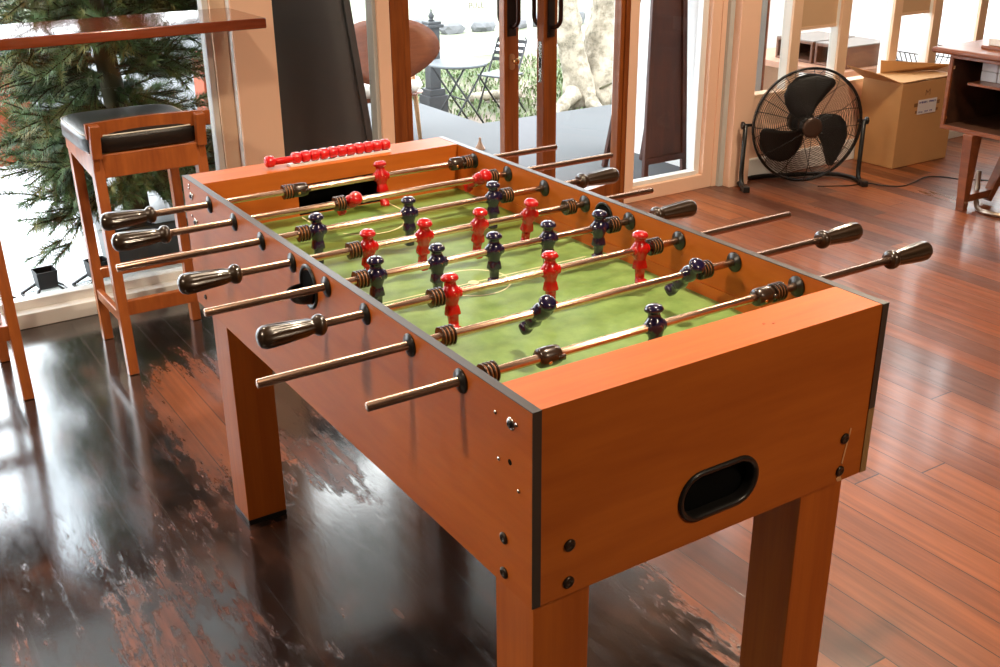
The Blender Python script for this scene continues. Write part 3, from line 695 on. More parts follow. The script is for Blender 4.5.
# scoring beads on the far rail
y0, y1, xs = .157, -.150, 1.345
base = obj('score_rail', MB().m(0).box(xs-.012, xs+.012, y1-.004, y0-.05, TOP-.0005, TOP+.004).s().m(1).tube([(xs, y1, TOP+.015), (xs, y0, TOP+.015)],   .0080, 12), [whitep, redbead], tb, label='scoring rail with red sliding beads')
def bead(y, w_=.0225, h=.027):
    g = MB().s(); r = h/2*1.02; n = 8; z = TOP+.0035+h/2
    R8 = lambda q, s: [(xs+r*s*math.cos(PI/8+PI/4*i), y+q, z+r*s*math.sin(PI/8+PI/4*i)) for i in range(8)]
    ls = [R8(-w_/2, .74), R8(-w_/2+.0045, 1), R8(w_/2-.0045, 1), R8(w_/2, .74)]
    vv = [[g.v(p) for p in q] for q in ls]
    for a, d in zip(vv, vv[1:]):
        for i in range(8): g.face([a[i], a[(i+1)%8], d[(i+1)%8], d[i]])
    g.face(vv[0][::-1]); g.face(vv[-1]); return g
b0 = obj('score_bead', bead(y0-.004), redbead, base, .002)
for k in range(11):
    y = .088-k*(.232/10); copy_part(b0, base, (xs, y, ORG[b0.name].z))

# ================================================================ BAR COUNTER AND STOOLS
g = MB().box(2.585, 2.948, -.347, 3.0, 1.016, 1.050)
bc = thing('bar_counter', 'long reddish wooden bar counter fixed along the left window', 'counter', (2.77, 1.3, 0))
obj('counter_top', g, counterw, bc, .004)
for y in (1.1, 2.4): obj('bracket', MB().prism([(2.948, y-.015, 1.016), (2.948, y-.015, .75), (2.68, y-.015, 1.016)], (0, .03, 0)), counterw, bc)
def stool(label, dy):
    st = thing('bar_stool', label, 'bar stool', (2.55, .14, 0), group='bar stools at the counter')
    def Lg(b_, t_, w_=.036, d_=.030, w2=None): 
        return obj('leg', MB().bar(b_, t_, w_, d_, (1, 0, 0), w2, d_), stoolw, st, .002)
    Lg((2.345, .308, 0), (2.432, .303, .71), .034, .032, .042); Lg((2.345, -.022, 0), (2.432, -.020, .71), .034, .032, .042)
    Lg((2.690, .300, 0), (2.745, .300, .70), .034, .032); Lg((2.690, -.014, 0), (2.745, -.014, .70), .034, .032)
    obj('seat_apron', MB().box(2.405, 2.425, -.008, .290, .635, .708).box(2.745, 2.765, -.008, .290, .650, .708).hexa([(2.408,.300,.628),(2.765,.300,.665),(2.765,.318,.665),(2.408,.318,.628),(2.40,.300,.708),(2.765,.300,.708),(2.765,.318,.708),(2.40,.318,.708)])
        .hexa([(2.408,-.032,.628),(2.765,-.032,.665),(2.765,-.014,.665),(2.408,-.014,.628),(2.40,-.032,.708),(2.765,-.032,.708),(2.765,-.014,.708),(2.40,-.014,.708)]), stoolw, st, .002)
    obj('back_post', MB().bar((2.405, .306, .70), (2.392, .303, .803), .026, .030, (1, 0, 0)), stoolw, st, .002)
    obj('back_post', MB().bar((2.405, -.022, .70), (2.392, -.022, .803), .026, .030, (1, 0, 0)), stoolw, st, .002)
    g = MB(); n = 14
    for k in range(n):
        t0, t1 = k/n, (k+1)/n; ya, yb = -.060+.385*t0, -.060+.385*t1; xa, xb = 2.405+.03*math.sin(PI*t0), 2.405+.03*math.sin(PI*t1)
        g.hexa([(xa,ya,.760),(xa+.018,ya,.760),(xb+.018,yb,.760),(xb,yb,.760),(xa-.003,ya,.806),(xa+.015,ya,.806),(xb+.015,yb,.806),(xb-.003,yb,.806)])
    bmesh.ops.remove_doubles(g.bm, verts=g.bm.verts, dist=1e-5); obj('back_rail', g, stoolw, st)
    secs = []
    cx_, cy_, hx, hy = 2.607, .143, .198, .190
    g = MB().s(); g.loft([(.709, cx_, cy_, hx-.008, hy-.008, .35), (.716, cx_, cy_, hx, hy, .35), (.752, cx_, cy_, hx, hy, .35), (.762, cx_, cy_, hx-.003, hy-.003, .35), (.770, cx_, cy_, hx-.014, hy-.014, .38), (.776, cx_, cy_, hx*.75, hy*.75, .5), (.779, cx_, cy_, hx*.35, hy*.35, .7), (.7795, cx_, cy_, .01, .01, 1)], 64)
    cu = obj('seat_cushion', g, leather, st, label='black leather seat cushion with pale piping')
    pts = []
    for k in range(64):
        a = 2*PI*k/64; ca, sa = math.cos(a), math.sin(a); pts.append((cx_+(hx-.004)*math.copysign(abs(ca)**.35, ca), cy_+(hy-.004)*math.copysign(abs(sa)**.35, sa), .764))
    obj('piping', MB().s().tube(pts, .0022, 6, closed=True), piping, cu)
    obj('stretcher', MB().bar((2.370, -.008, .218), (2.370, .292, .218), .022, .048, (1, 0, 0)), stoolw, st, .002)
    obj('stretcher', MB().bar((2.702, -.004, .238), (2.702, .290, .238), .022, .036, (1, 0, 0)), stoolw, st, .002)
    for y in (.304, -.018): obj('stretcher', MB().bar((2.375, y, .178), (2.70, y, .168), .018, .034, (0, 1, 0)), stoolw, st, .002)
    st.location.y += dy; return st
s1 = stool('wooden bar stool with black leather seat in front of the conifer', 0)
s2 = copy_tree(s1); s2.location.y += .655; tag(s2, 'bar stool cut off by the left edge of the photo, one leg in view', 'bar stool')

# ================================================================ FAN
dd = Vector((-.417, -.909, 0))
fan = thing('floor_fan', 'black round metal floor fan with three dark blades', 'fan', (2.717, -3.171, 0), math.atan2(dd.y, dd.x), local=True)
FC = Vector((0, 0, .314)); FR = .278
def ringp(r, y, n=64): return [(FC.x+r*math.cos(2*PI*k/n), y, FC.z+r*math.sin(2*PI*k/n)) for k in range(n)]
g = MB().s(); N_ = 25
for k in range(N_):
    r = .055+(FR-.058)*k/(N_-1); t = r/FR; y = -.035-.055*math.sqrt(max(0, 1-t**3)); g.tube(ringp(r, y), .00115, 5, closed=True)
for k in range(12):
    a = 2*PI*k/12; pts = []
    for j in range(9):
        r = .045+(FR-.045)*j/8; t = r/FR; pts.append((FC.x+r*math.cos(a), -.035-.055*math.sqrt(max(0, 1-t**3)), FC.z+r*math.sin(a)))
    g.tube(pts, .0019, 6)
fc = obj('front_cage', g, fanblack, fan)
obj('cage_rim', MB().s().tube(ringp(FR+.002, -.03), .0062, 10, closed=True).tube(ringp(FR-.001, -.022), .004, 8, closed=True), fanblack, fan)
g = MB().s()
for k in range(20):
    r = .07+(FR-.072)*k/19; t = r/FR; y = -.01+.075*math.sqrt(max(0, 1-t**3)); g.tube(ringp(r, y, 48), .00115, 5, closed=True)
for k in range(12):
    a = 2*PI*(k+.5)/12; pts = []
    for j in range(9):
        r = .03+(FR-.03)*j/8; t = r/FR; pts.append((FC.x+r*math.cos(a), -.01+.075*math.sqrt(max(0, 1-t**3)), FC.z+r*math.sin(a)))
    g.tube(pts, .0019, 6)
obj('rear_cage', g, fanblack, fan)
obj('hub_cap', MB().s().lathe((0, -.088, FC.z), (0, -1, 0), [(0, .052), (.005, .050), (.009, .040), (.011, .028), (.010, .012), (.0105, .004)], 32), mat('fan_badge_dark', (.06, .035, .025), .35, .3), fan)
obj('motor', MB().s().lathe((0, .015, FC.z), (0, 1, 0), [(0, .05), (.01, .062), (.08, .06), (.10, .045), (.11, .02)], 32), fanblack, fan)
def blade(a0):
    g = MB().s(); rows = []
    prof = [(.030, -10, 50), (.06, -14, 56), (.10, -20, 54), (.15, -26, 46), (.19, -30, 38), (.220, -32, 27), (.240, -31, 14), (.250, -27, -2)]
    for r, s, e in prof:
        row = []
        for j in range(9):
            a = R(a0+s+(e-s)*j/8); u = j/8
            row.append(g.v((r*math.cos(a), -.048+.055*u, FC.z+r*math.sin(a))))
        rows.append(row)
    for p_, q_ in zip(rows, rows[1:]):
        for j in range(8): g.face([p_[j], p_[j+1], q_[j+1], q_[j]])
    o = obj('fan_blade', g, fanblade, fan); s = o.modifiers.new('t', 'SOLIDIFY'); s.thickness = .002; return o
for a in (92, 332, 212): blade(a)
obj('blade_hub', MB().s().lathe((0, -.055, FC.z), (0, 1, 0), [(0, .03), (.004, .045), (.06, .048)], 28), fanblade, fan)
st = [(-.310, 0, FC.z+.01), (-.312, 0, .08), (-.311, -.006, .035), (-.312, -.030, .016), (-.305, -.07, .014), (-.290, .02, .014), (-.250, .11, .014), (-.15, .15, .014), (0, .16, .014), (.15, .15, .014), (.250, .11, .014), (.290, .02, .014), (.305, -.07, .014), (.312, -.030, .016), (.311, -.006, .035), (.312, 0, .08), (.310, 0, FC.z+.01)]
g = MB().s(); g.tube(st[:4]+[(-.312, -.075, .014)], .0115, 12).tube(st[12:13]+st[13:], .0115, 12)
g.tube([(-.312, -.03, .014), (-.305, .05, .014), (-.26, .12, .014), (-.13, .155, .014), (.13, .155, .014), (.26, .12, .014), (.305, .05, .014), (.312, -.03, .014)], .0115, 12)
obj('stand', g, fanblack, fan)
for s_ in (-1, 1):
    g = MB().s().lathe((s_*.279, 0, FC.z+.005), (s_, 0, 0), [(0, .008), (.036, .008), (.038, .018), (.050, .020), (.052, .008)], 8); obj('tilt_knob', g, black_p, fan)
    obj('rubber_foot', MB().box(s_*.312-.016, s_*.312+.016, -.095, -.045, 0, .03), black_p, fan, .004)
Minv = (Matrix.Translation((2.717, -3.171, 0)) @ Matrix.Rotation(math.atan2(dd.y, dd.x), 4, 'Z')).inverted()
cp = [(2.62, -3.20, .012), (2.56, -3.36, .004), (2.534, -3.477, .004), (2.47, -3.50, .004), (2.405, -3.564, .004), (2.41, -3.66, .004), (2.445, -3.812, .004), (2.40, -3.89, .004), (2.319, -3.926, .004), (2.25, -4.0, .004), (2.18, -4.08, .004), (2.1, -4.35, .004), (2.1, -4.7, .004)]
def smooth_path(pts, n=6):
    pts = [Vector(p) for p in pts]; out = []
    for i in range(len(pts)-1):
        p0, p1, p2, p3 = pts[max(i-1, 0)], pts[i], pts[i+1], pts[min(i+2, len(pts)-1)]
        for k in range(n):
            t = k/n; out.append(.5*((2*p1)+(-p0+p2)*t+(2*p0-5*p1+4*p2-p3)*t*t+(-p0+3*p1-3*p2+p3)*t**3))
    return out+[pts[-1]]
obj('power_cord', MB().s().tube([Minv @ Vector(p) for p in smooth_path(cp)], .0032, 6), black_p, fan)

# ================================================================ CARDBOARD BOX
bx = thing('cardboard_box', 'large brown cardboard box with a white label beside the fan', 'box', (2.80, -4.03, 0))
X0, X1, Y0, Y1, Z1 = 2.657, 2.915, -4.262, -3.812, .455
obj('box_body', MB().box(X0, X1, Y0, Y1, 0.001, Z1-.004), cardb, bx, .003)
def flap(p, d): 
    o = obj('flap', MB().prism(p, d), cardb, bx); return o
flap([(X0-.002, Y0, Z1), (X0-.002, -4.035, Z1+.001), (X1, -4.035, Z1+.001), (X1, Y0, Z1)], (0, 0, .004))
flap([(X0-.002, -4.028, Z1+.003), (X0-.002, Y1, Z1), (X1, Y1, Z1), (X1, -4.028, Z1+.003)], (0, 0, .004))
flap([(X0+.01, Y1+.001, Z1-.004), (X0+.06, Y1+.11, Z1+.045), (X1+.01, Y1+.13, Z1+.068), (X1, Y1+.001, Z1-.004)], (0, 0, .004))
flap([(X1-.01, Y1-.12, Z1+.004), (X1-.02, Y1-.10, Z1+.075), (X1-.20, Y0+.0, Z1+.045), (X1-.12, Y0, Z1+.006)], (0, 0, .004))
lb = obj('paper_label', MB().box(X0-.002, X0-.0008, -4.108, -3.955, .275, .352), paper, bx)
g = MB()
random.seed(3)
def scribble(y, z, n, h, w_):
    for i in range(n):
        a = y-i*w_; g.box(X0-.0028, X0-.0019, a-w_*.42, a-w_*.15, z, z+h)
        if random.random() < .8: g.box(X0-.0028, X0-.0019, a-w_*.9, a-w_*.15, z+random.choice((0, h*.42, h*.8)), z+random.choice((0, h*.42, h*.8))+h*.2)
scribble(-3.963, .333, 7, .010, .0098); scribble(-4.042, .333, 6, .010, .0098); scribble(-3.965, .283, 4, .008, .009); scribble(-4.015, .283, 3, .009, .009); scribble(-4.055, .283, 3, .009, .009)
obj('label_writing', g, ink, lb)
g = MB().box(X0-.0008, X0-.0002, -4.135, -3.925, .318, .338).box(X0-.0008, X0-.0002, -4.128, -3.94, .283, .297); obj('tape', g, cardin, bx)
g = MB(); mm = [(-4.010, .372), (-4.010, .402), (-4.024, .385), (-4.040, .404), (-4.044, .372)]
for a, c in zip(mm, mm[1:]): g.bar((X0-.0006, a[0], a[1]), (X0-.0006, c[0], c[1]), .0008, .003, (1, 0, 0))
obj('marker_letter', g, pencil, bx, label='handwritten letter M')

# ================================================================ CABINET (right edge)
cb = thing('sideboard_cabinet', 'dark wooden open sideboard on tapered legs at the right edge', 'cabinet', (1.6, -3.7, 0))
XL, XR, YF, YB, ZB, ZT = 2.150, .90, -3.45, -3.95, .362, .700
g = MB(); g.box(XR, XL, YB, YF, ZB, ZB+.018).box(XL-.018, XL, YB, YF, ZB+.018, ZT).box(XR, XR+.018, YB, YF, ZB+.018, ZT).box(XR+.018, XL-.018, YB, YF, ZT-.014, ZT)
cs = obj('carcass', g, cabw, cb, .0015)
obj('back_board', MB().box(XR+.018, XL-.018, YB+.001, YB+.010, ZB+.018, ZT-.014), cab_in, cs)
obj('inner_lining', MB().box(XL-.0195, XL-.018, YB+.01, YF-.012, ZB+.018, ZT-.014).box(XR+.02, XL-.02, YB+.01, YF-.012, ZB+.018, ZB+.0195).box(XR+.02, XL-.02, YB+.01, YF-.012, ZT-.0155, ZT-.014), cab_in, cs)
obj('shelf', MB().box(XR+.02, XL-.09, YB+.012, YF-.03, .572, .583), cabw, cb, .001)
obj('cabinet_top', MB().prism([(2.245, -3.435, .7005), (2.245, -3.99, .7005), (XR-.05, -3.99, .7005), (XR-.05, -3.435, .7005)], (0, 0, .026)), cabw, cb, .008)
for k in range(2): obj('hinge', MB().box(XL-.024, XL-.0195, YF-.018, YF-.008, .405+.23*k, .422+.23*k), copperish, cb, .001)
def frame(x):
    g = MB(); g.bar((x, -3.475, .0), (x, -3.470, ZB), .040, .035, (1, 0, 0), .05, .075); obj('leg', g, cabw, cb, .002)
    g = MB(); g.bar((x, -3.66, 0.02), (x, -3.86, ZB), .040, .035, (1, 0, 0), .05, .065); obj('leg', g, cabw, cb, .002)
    obj('leg_brace', MB().bar((x, -3.48, .055), (x, -3.68, .055), .034, .035, (1, 0, 0)), cabw, cb, .002)
frame(1.985); frame(1.05)
first = None
for i, (x, z) in enumerate(((2.02, .5835), (1.935, .5835), (2.02, .6285), (1.935, .6285), (1.85, .5835), (1.85, .6285))):
    pb = obj('paper_packet', MB().box(x-.04, x+.04, -3.70, -3.57, z, z+.0435), paper, None, .003)
    where = ['end packet in the lower row', 'second packet in the lower row', 'end packet in the upper row', 'second packet in the upper row', 'third packet in the lower row', 'third packet in the upper row'][i]
    tag(pb, 'white paper packet inside the cabinet, '+where, 'packet', 'paper packets on the cabinet shelf')
cs2 = thing('cup_coaster_stand', 'small glass holder on a wooden block on the cabinet top', 'holder', (2.03, -3.60, .727))
obj('wooden_base', MB().box(1.93, 2.075, -3.66, -3.56, .727, .742), cabw, cs2, .002); obj('clear_block', MB().box(1.96, 2.055, -3.64, -3.58, .7425, .775), mat('milky_acrylic', (.75, .72, .68), .15), cs2, .003)
bk = thing('wooden_case', 'dark red wooden case standing upright on the cabinet at the right edge', 'case', (1.95, -3.75, .727))
obj('case_body', MB().box(1.80, 2.065, -3.80, -3.70, .727, 1.15), mat('dark_red_stain', (.10, .012, .010), .35), bk, .003)
obj('case_front', MB().box(1.82, 2.045, -3.699, -3.696, .75, 1.13), mat('near_black_panel', (.02, .008, .006), .4), bk)
g = MB().s().tube(smooth_path([(2.02, -3.62, .16), (2.0, -3.60, .06), (1.93, -3.52, .013), (1.84, -3.50, .012), (1.74, -3.56, .012), (1.62, -3.75, .012), (1.55, -4.1, .012)]), .012, 12)
tag(obj('metal_tube', g, mat('brushed_metal', (.45, .36, .28), .3, .9)), 'curved metal tube on the floor under the open sideboard', 'metal tube')

# ================================================================ OUTSIDE, NEAR THE GLASS
# lanterns on the paving behind the left window
def lantern(x, y, label, rz):
    la = thing('tin_lantern', label, 'lantern', (x, y, .0305), rz, 'lanterns outside the left window', local=True)
    h0, h1, h2, r0, r1, r2_ = .0, .045, .106, .078, .033, .038
    g = MB()
    for a, c in (((-1, -1), (1, -1)), ((1, -1), (1, 1)), ((1, 1), (-1, 1)), ((-1, 1), (-1, -1))):
        g.bar((a[0]*r0, a[1]*r0, .004), (a[0]*r1, a[1]*r1, h1), .008, .008, (1, 0, 0)); g.bar((a[0]*r0, a[1]*r0, .004), (c[0]*r0, c[1]*r0, .004), .006, .006)
    obj('frame', g, lantblack, la)
    g = MB(); 
    for a, c in (((-1, -1), (1, -1)), ((1, -1), (1, 1)), ((1, 1), (-1, 1)), ((-1, 1), (-1, -1))):
        g.hexa([(a[0]*r1, a[1]*r1, h1), (c[0]*r1, c[1]*r1, h1), (c[0]*(r1-.004), c[1]*(r1-.004), h1), (a[0]*(r1-.004), a[1]*(r1-.004), h1), (a[0]*r2_, a[1]*r2_, h2), (c[0]*r2_, c[1]*r2_, h2), (c[0]*(r2_-.003), c[1]*(r2_-.003), h2), (a[0]*(r2_-.003), a[1]*(r2_-.003), h2)])
    g.box(-r1, r1, -r1, r1, h1-.003, h1); obj('hood', g, lantblack, la)
    g = MB()
    for a, c in (((-1, -1), (1, -1)), ((1, -1), (1, 1)), ((1, 1), (-1, 1)), ((-1, 1), (-1, -1))):
        k0, k1 = .93, .93; g.hexa([(a[0]*r0*k0, a[1]*r0*k0, .01), (c[0]*r0*k0, c[1]*r0*k0, .01), (c[0]*r0*.91, c[1]*r0*.91, .01), (a[0]*r0*.91, a[1]*r0*.91, .01), (a[0]*r1*k1, a[1]*r1*k1, h1), (c[0]*r1*k1, c[1]*r1*k1, h1), (c[0]*r1*.90, c[1]*r1*.90, h1), (a[0]*r1*.90, a[1]*r1*.90, h1)])
    obj('glass_side', g, glass, la)
lantern(3.15, .397, 'black tin lantern in the middle between the two bar stools', R(4))
lantern(3.15, .60, 'glass sided tin lantern partly hidden by the left stool leg', R(38))
lantern(3.15, .205, 'tin lantern behind the front legs of the whole bar stool', R(8))

# conifer in a dark pot
random.seed(11)
tr = thing('potted_conifer', 'bushy dark green conifer in a black pot outside the left window', 'tree', (3.72, -.02, -.0295))
obj('pot', MB().hexa([(3.30, -.235, -.029), (3.60, -.235, -.029), (3.60, .085, -.029), (3.30, .085, -.029), (3.27, -.26, .20), (3.63, -.26, .20), (3.63, .10, .20), (3.27, .10, .20)]), black_p, tr, .01)
trk = obj('trunk', MB().s().tube([(3.46, -.05, .18), (3.48, -.045, .5), (3.55, -.02, 1.0), (3.64, 0, 1.6)], .05, 12, radii=[.055, .05, .04, .025]), trunk_m, tr)
g = MB(); br = MB().s()
def needle_branch(p0, d, ln):
    d = d.normalized(); n = int(ln/.012); p = Vector(p0); side = d.cross(Vector((0, 0, 1))); side = side.normalized() if side.length > .01 else Vector((1, 0, 0))
    pts = [p.copy()]
    for i in range(n):
        d = (d+Vector((0, 0, -.012+random.uniform(-.02, .02)))+side*random.uniform(-.03, .03)).normalized(); p = p+d*.012
        if i % 4 == 0: pts.append(p.copy())
        for k in range(8):
            a = random.uniform(0, 2*PI); s = d.cross(Vector((math.cos(a), math.sin(a), random.uniform(-.6, .6)))).normalized()
            nd = (s*.85+d*.75).normalized(); q = p+nd*random.uniform(.028, .050); wv = d.cross(nd).normalized()*.0022
            g.face([g.v(p-wv), g.v(p+wv), g.v(q)])
    pts.append(p.copy()); br.tube(pts, .003, 4, radii=[.004*(1-.7*i/len(pts)) for i in range(len(pts))]); return pts
for i in range(230):
    z = random.uniform(.36, 1.5) if i > 40 else random.uniform(.30, .45)
    a = random.uniform(0, 2*PI); rad = (.30 if z < .8 else .26)
    base_p = Vector((3.50+.06*math.cos(a), -.02+.05*math.sin(a), z)); ln = random.uniform(.55, 1.0)*(.40 if z < 1.2 else .30)
    d = Vector((math.cos(a)*.9, math.sin(a)*1.25, random.uniform(-.15, .35) if i > 14 else -.15))
    if base_p.y+d.normalized().y*ln > .36: d.y *= .5
    if base_p.y+d.normalized().y*ln > .34: ln *= .7
    if base_p.y+d.normalized().y*ln < -.42: ln *= .75
    if base_p.x+d.normalized().x*ln < 3.10: ln *= max(.2, (base_p.x-3.12)/(abs(d.normalized().x)*ln))
    pts = needle_branch(base_p, d, ln)
    for k in range(7):
        q = random.choice(pts[1:]); dd_ = (d.normalized()+Vector((random.uniform(-.7, .7), random.uniform(-.7, .7), random.uniform(-.6, .35))))
        if q.x+dd_.normalized().x*.15 < 3.09: dd_.x = abs(dd_.x)
        needle_branch(q, dd_, random.uniform(.10, .18))
for k in range(34):        # drooping sprays over the paving
    p = Vector((3.5+random.uniform(-.12, .12), .16+random.uniform(-.06, .09), random.uniform(.38, .55))); needle_branch(p, Vector((random.uniform(-.1, .1), random.uniform(-.1, .15), -1)), random.uniform(.12, .26))
for ch, nm, mm_ in ((br, 'branches', trunk_m), (g, 'needles', needle_m)):
    o = obj(nm, ch, mm_, tr)
    if nm == 'needles': o['kind'] = 'stuff'

# terracotta wall behind the conifer
struct('wall_terracotta', MB().box(6.0, 6.2, -1.6, -1.20, -.03, .41).box(5.6, 5.8, -.08, 1.6, -.03, .52), brickw)
# dark tapered board behind the left side light
def easel(name, label, x, yb0, yb1, yt0, yt1, zt, m, legm, legs=True):
    t = thing(name, label, 'sign board', (x, (yb0+yb1)/2, -.03))
    g = MB(); zb = -.0295 if not legs else .075
    f = (zb+.03)/(zt+.03); l0 = yb0+(yt0-yb0)*f; l1 = yb1+(yt1-yb1)*f
    g.hexa([(x, l1, zb), (x+.02, l1, zb), (x+.02, l0, zb), (x, l0, zb), (x+.10, yt1, zt), (x+.12, yt1, zt), (x+.12, yt0, zt), (x+.10, yt0, zt)])
    obj('board', g, m, t, .002)
    for a, c in ((yb0, yt0), (yb1, yt1)):
        obj('leg', MB().bar((x-.006, a, -.029), (x+.094, c, zt), .03, .022, (0, 1, 0)), legm, t, .002)
        obj('leg', MB().bar((x+.34, a, -.029), (x+.115, c, zt), .03, .022, (0, 1, 0)), legm, t, .002)
    obj('cross_bar', MB().box(x-.012, x+.008, yb1, yb0, .05, .085), legm, t, .002)
    return t
easel('pavement_sign', 'black tapered sign board standing outside left of the doors', 3.13, -.46, -1.025, -.46, -.925, 1.13, boardblack, boardblack)
easel('pavement_sign', 'dark brown wooden sign board outside right of the doors', 3.33, -2.66, -2.93, -2.76, -2.93, 1.32, boardbrown, boardbrown)
struct('wall_white_glare', MB().box(4.45, 4.6, -9, -4.45, -.0295, 2.6), whitepaint)  # wall added to give the blown-out white beyond the right windows
struct('wall_outside_white', MB().box(3.9, 4.05, -3.35, -3.30, -.03, 2.6).box(3.1, 4.05, -3.05, -3.0, -.03, 2.6), whitepaint)

# plywood chair
pc = thing('shell_chair', 'orange plywood chair with pale legs outside behind the door post', 'chair', (4.87, -1.9, -.03))
def outline(n=40):
    o_ = []
    for k in range(n):
        a = 2*PI*k/n; ca, sa = math.cos(a), math.sin(a)
        o_.append((.335*math.copysign(abs(ca)**.75, ca)*(1-.38*max(0, -sa)), .185*math.copysign(abs(sa)**.8, sa)))
    return o_
g = MB().s(); cy_, cz_ = -1.895, .52
ctr = []
for s in (1.0, .75, .5, .25):
    ctr.append([g.v((4.80-.30*((u*s)/.335)**2*.35+.10*(v*s)/.185*.3+.02, cy_+u*s, cz_+v*s)) for u, v in outline()])
mid = g.v((4.82, cy_, cz_))
for a, c in zip(ctr, ctr[1:]):
    for i in range(40): g.face([a[i], a[(i+1)%40], c[(i+1)%40], c[i]])
for i in range(40): g.face([ctr[-1][i], ctr[-1][(i+1)%40], mid])
o = obj('back_shell', g, plym, pc); s = o.modifiers.new('t', 'SOLIDIFY'); s.thickness = .014
g = MB().s().loft([(.27, 5.02, cy_, .26, .27, .6), (.30, 5.02, cy_, .28, .30, .6), (.335, 5.03, cy_, .27, .29, .6), (.345, 5.03, cy_, .22, .24, .6)], 32); obj('seat_cushion', g, mat('cream_cushion', (.75, .72, .66), .8), pc)
obj('seat_shell', MB().s().loft([(.235, 5.02, cy_, .22, .24, .6), (.262, 5.02, cy_, .28, .30, .6)], 32), plym, pc)
for a, c in (((4.84, -2.14, -.029), (4.83, -2.09, .50)), ((4.84, -1.66, -.029), (4.86, -1.70, .45)), ((5.28, -2.12, -.029), (5.2, -2.05, .26)), ((5.28, -1.68, -.029), (5.2, -1.74, .26))):
    obj('leg', MB().s().tube([a, c], .016, 12, radii=[.012, .018]), beech, pc)
tag(obj('door_stop', MB().s().lathe((4.40, -2.30, -.0298), (0, 0, 1), [(0, .032), (.008, .030), (.03, .016), (.055, .006), (.066, .008), (.074, .003)], 20), mat('brown_cone', (.30, .16, .09), .6)), 'small brown cone lying on the grey patio behind the table', 'door stop')

# crates on a bench behind the right windows
cbn = thing('outdoor_shelf', 'pale timber shelf behind the right hand windows carrying the crates', 'shelf', (3.55, -4.0, -.03))
obj('shelf_board', MB().box(3.15, 4.02, -4.42, -3.90, .395, .432), mat('salmon_timber', (.40, .20, .12), .5), cbn, .003)
for x in (3.25, 3.92): obj('leg', MB().box(x-.02, x+.02, -4.40, -3.94, -.0295, .395), cream, cbn, .002)
for i, (xa, xb) in enumerate(((3.455, 3.74), (3.20, 3.435))):
    ya, yb, z0, z1 = -4.36, -4.0, .4325, .553
    t = thing('wooden_crate', ('open fronted dark wooden crate behind the window, the left one of two', 'open fronted dark wooden crate behind the window, the right one of two')[i], 'crate', ((xa+xb)/2, -4.1, .4325), group='crates behind the window')
    g = MB(); g.box(xa, xa+.016, ya, yb, z0, z1).box(xb-.016, xb, ya, yb, z0, z1).box(xa+.016, xb-.016, ya, yb, z0, z0+.014).box(xa+.016, xb-.016, ya, yb, z1-.014, z1).box(xa+.016, xb-.016, ya, ya+.01, z0+.014, z1-.014)
    obj('crate_body', g, wood('crate_timber', (.17, .065, .03), (.10, .035, .015), (20, 4, 20), .6), t, .002)
    obj('crate_lid', MB().box(xa, xb, ya, yb-.002, z1, z1+.006), mat('pale_crate_top', (.16, .13, .11), .6), t)
sp_ = thing('screen_panel', 'pale grey screen with a dark edge post outside the first bay right of the column', 'screen', (3.30, -3.37, -.0295))
obj('panel', MB().box(3.292, 3.308, -3.435, -3.16, -.0295, 2.2), mat('pale_grey_screen', (.30, .31, .31), .6), sp_)
obj('edge_post', MB().s().tube([(3.30, -3.447, -.0295), (3.30, -3.447, 2.2)], .011, 12), cabw, sp_)
wk = thing('wire_basket', 'dark wire basket behind the window above the cardboard box', 'basket', (3.2, -4.5, -.03))
g = MB().s()
for k in range(7):
    x = 3.12+k*.035; g.tube([(x, -4.98, .47), (x, -4.90, .30), (x, -4.68, .30), (x, -4.58, .47)], .0035, 6)
for p in ((-4.70, .47), (-4.67, .41), (-4.64, .35), (-4.55, .30), (-4.45, .30), (-4.36, .35), (-4.33, .41), (-4.30, .47)): g.tube([(3.11, p[0]-.28, p[1]), (3.345, p[0]-.28, p[1])], .0035, 6)
obj('wire_mesh', g, iron, wk)
for x in (3.13, 3.33):
    for y in (-4.88, -4.70): obj('leg', MB().s().tube([(x, y, -.0295), (x, y, .30)], .006, 8), iron, wk)

# ================================================================ GARDEN
ZG = -1.1
bt = thing('bistro_table', 'round grey metal bistro table in the garden', 'table', (9.0, -4.88, ZG))
obj('table_top', MB().s().lathe((9.0, -4.88, ZG+.70), (0, 0, 1), [(0, .305), (.004, .315), (.022, .315), (.026, .305)], 48), tabletop_g, bt)
for s_ in (-1, 1):
    for k in (-1, 1):
        obj('leg', MB().s().tube([(9.0+k*.17, -4.88+s_*.24, ZG+.70), (9.0+k*.18, -4.88-s_*.26, ZG+.005)], .011, 8), iron, bt)
obj('cross_bar', MB().s().tube([(8.82, -4.88, ZG+.35), (9.18, -4.88, ZG+.35)], .009, 8), iron, bt)
ch = thing('folding_chair', 'black slatted folding chair beside the bistro table', 'chair', (9.50, -5.74, ZG), R(-69.6), local=True)
for s_ in (-1, 1):
    obj('side_frame', MB().s().tube([(-.20, s_*.20, .0), (.02, s_*.20, .43), (.22, s_*.20, .80), (.235, s_*.17, .83)], .011, 8).tube([(.22, s_*.185, 0), (-.18, s_*.185, .44)], .011, 8), iron, ch)
for k in range(4): obj('back_slat', MB().box(.105+k*.035, .120+k*.035, -.20, .20, .57+k*.065, .612+k*.065), iron, ch, .002)
obj('seat', MB().box(-.20, .17, -.19, .19, .435, .455), tabletop_g, ch, .004)
PX, PY = 9.7, -4.97
gp = thing('cast_iron_post', 'dark grey cast post with a finial behind the bistro table', 'post', (PX, PY, ZG))
obj('post_shaft', MB().box(PX-.065, PX+.065, PY-.065, PY+.065, ZG+.34, -.10), greym, gp, .006)
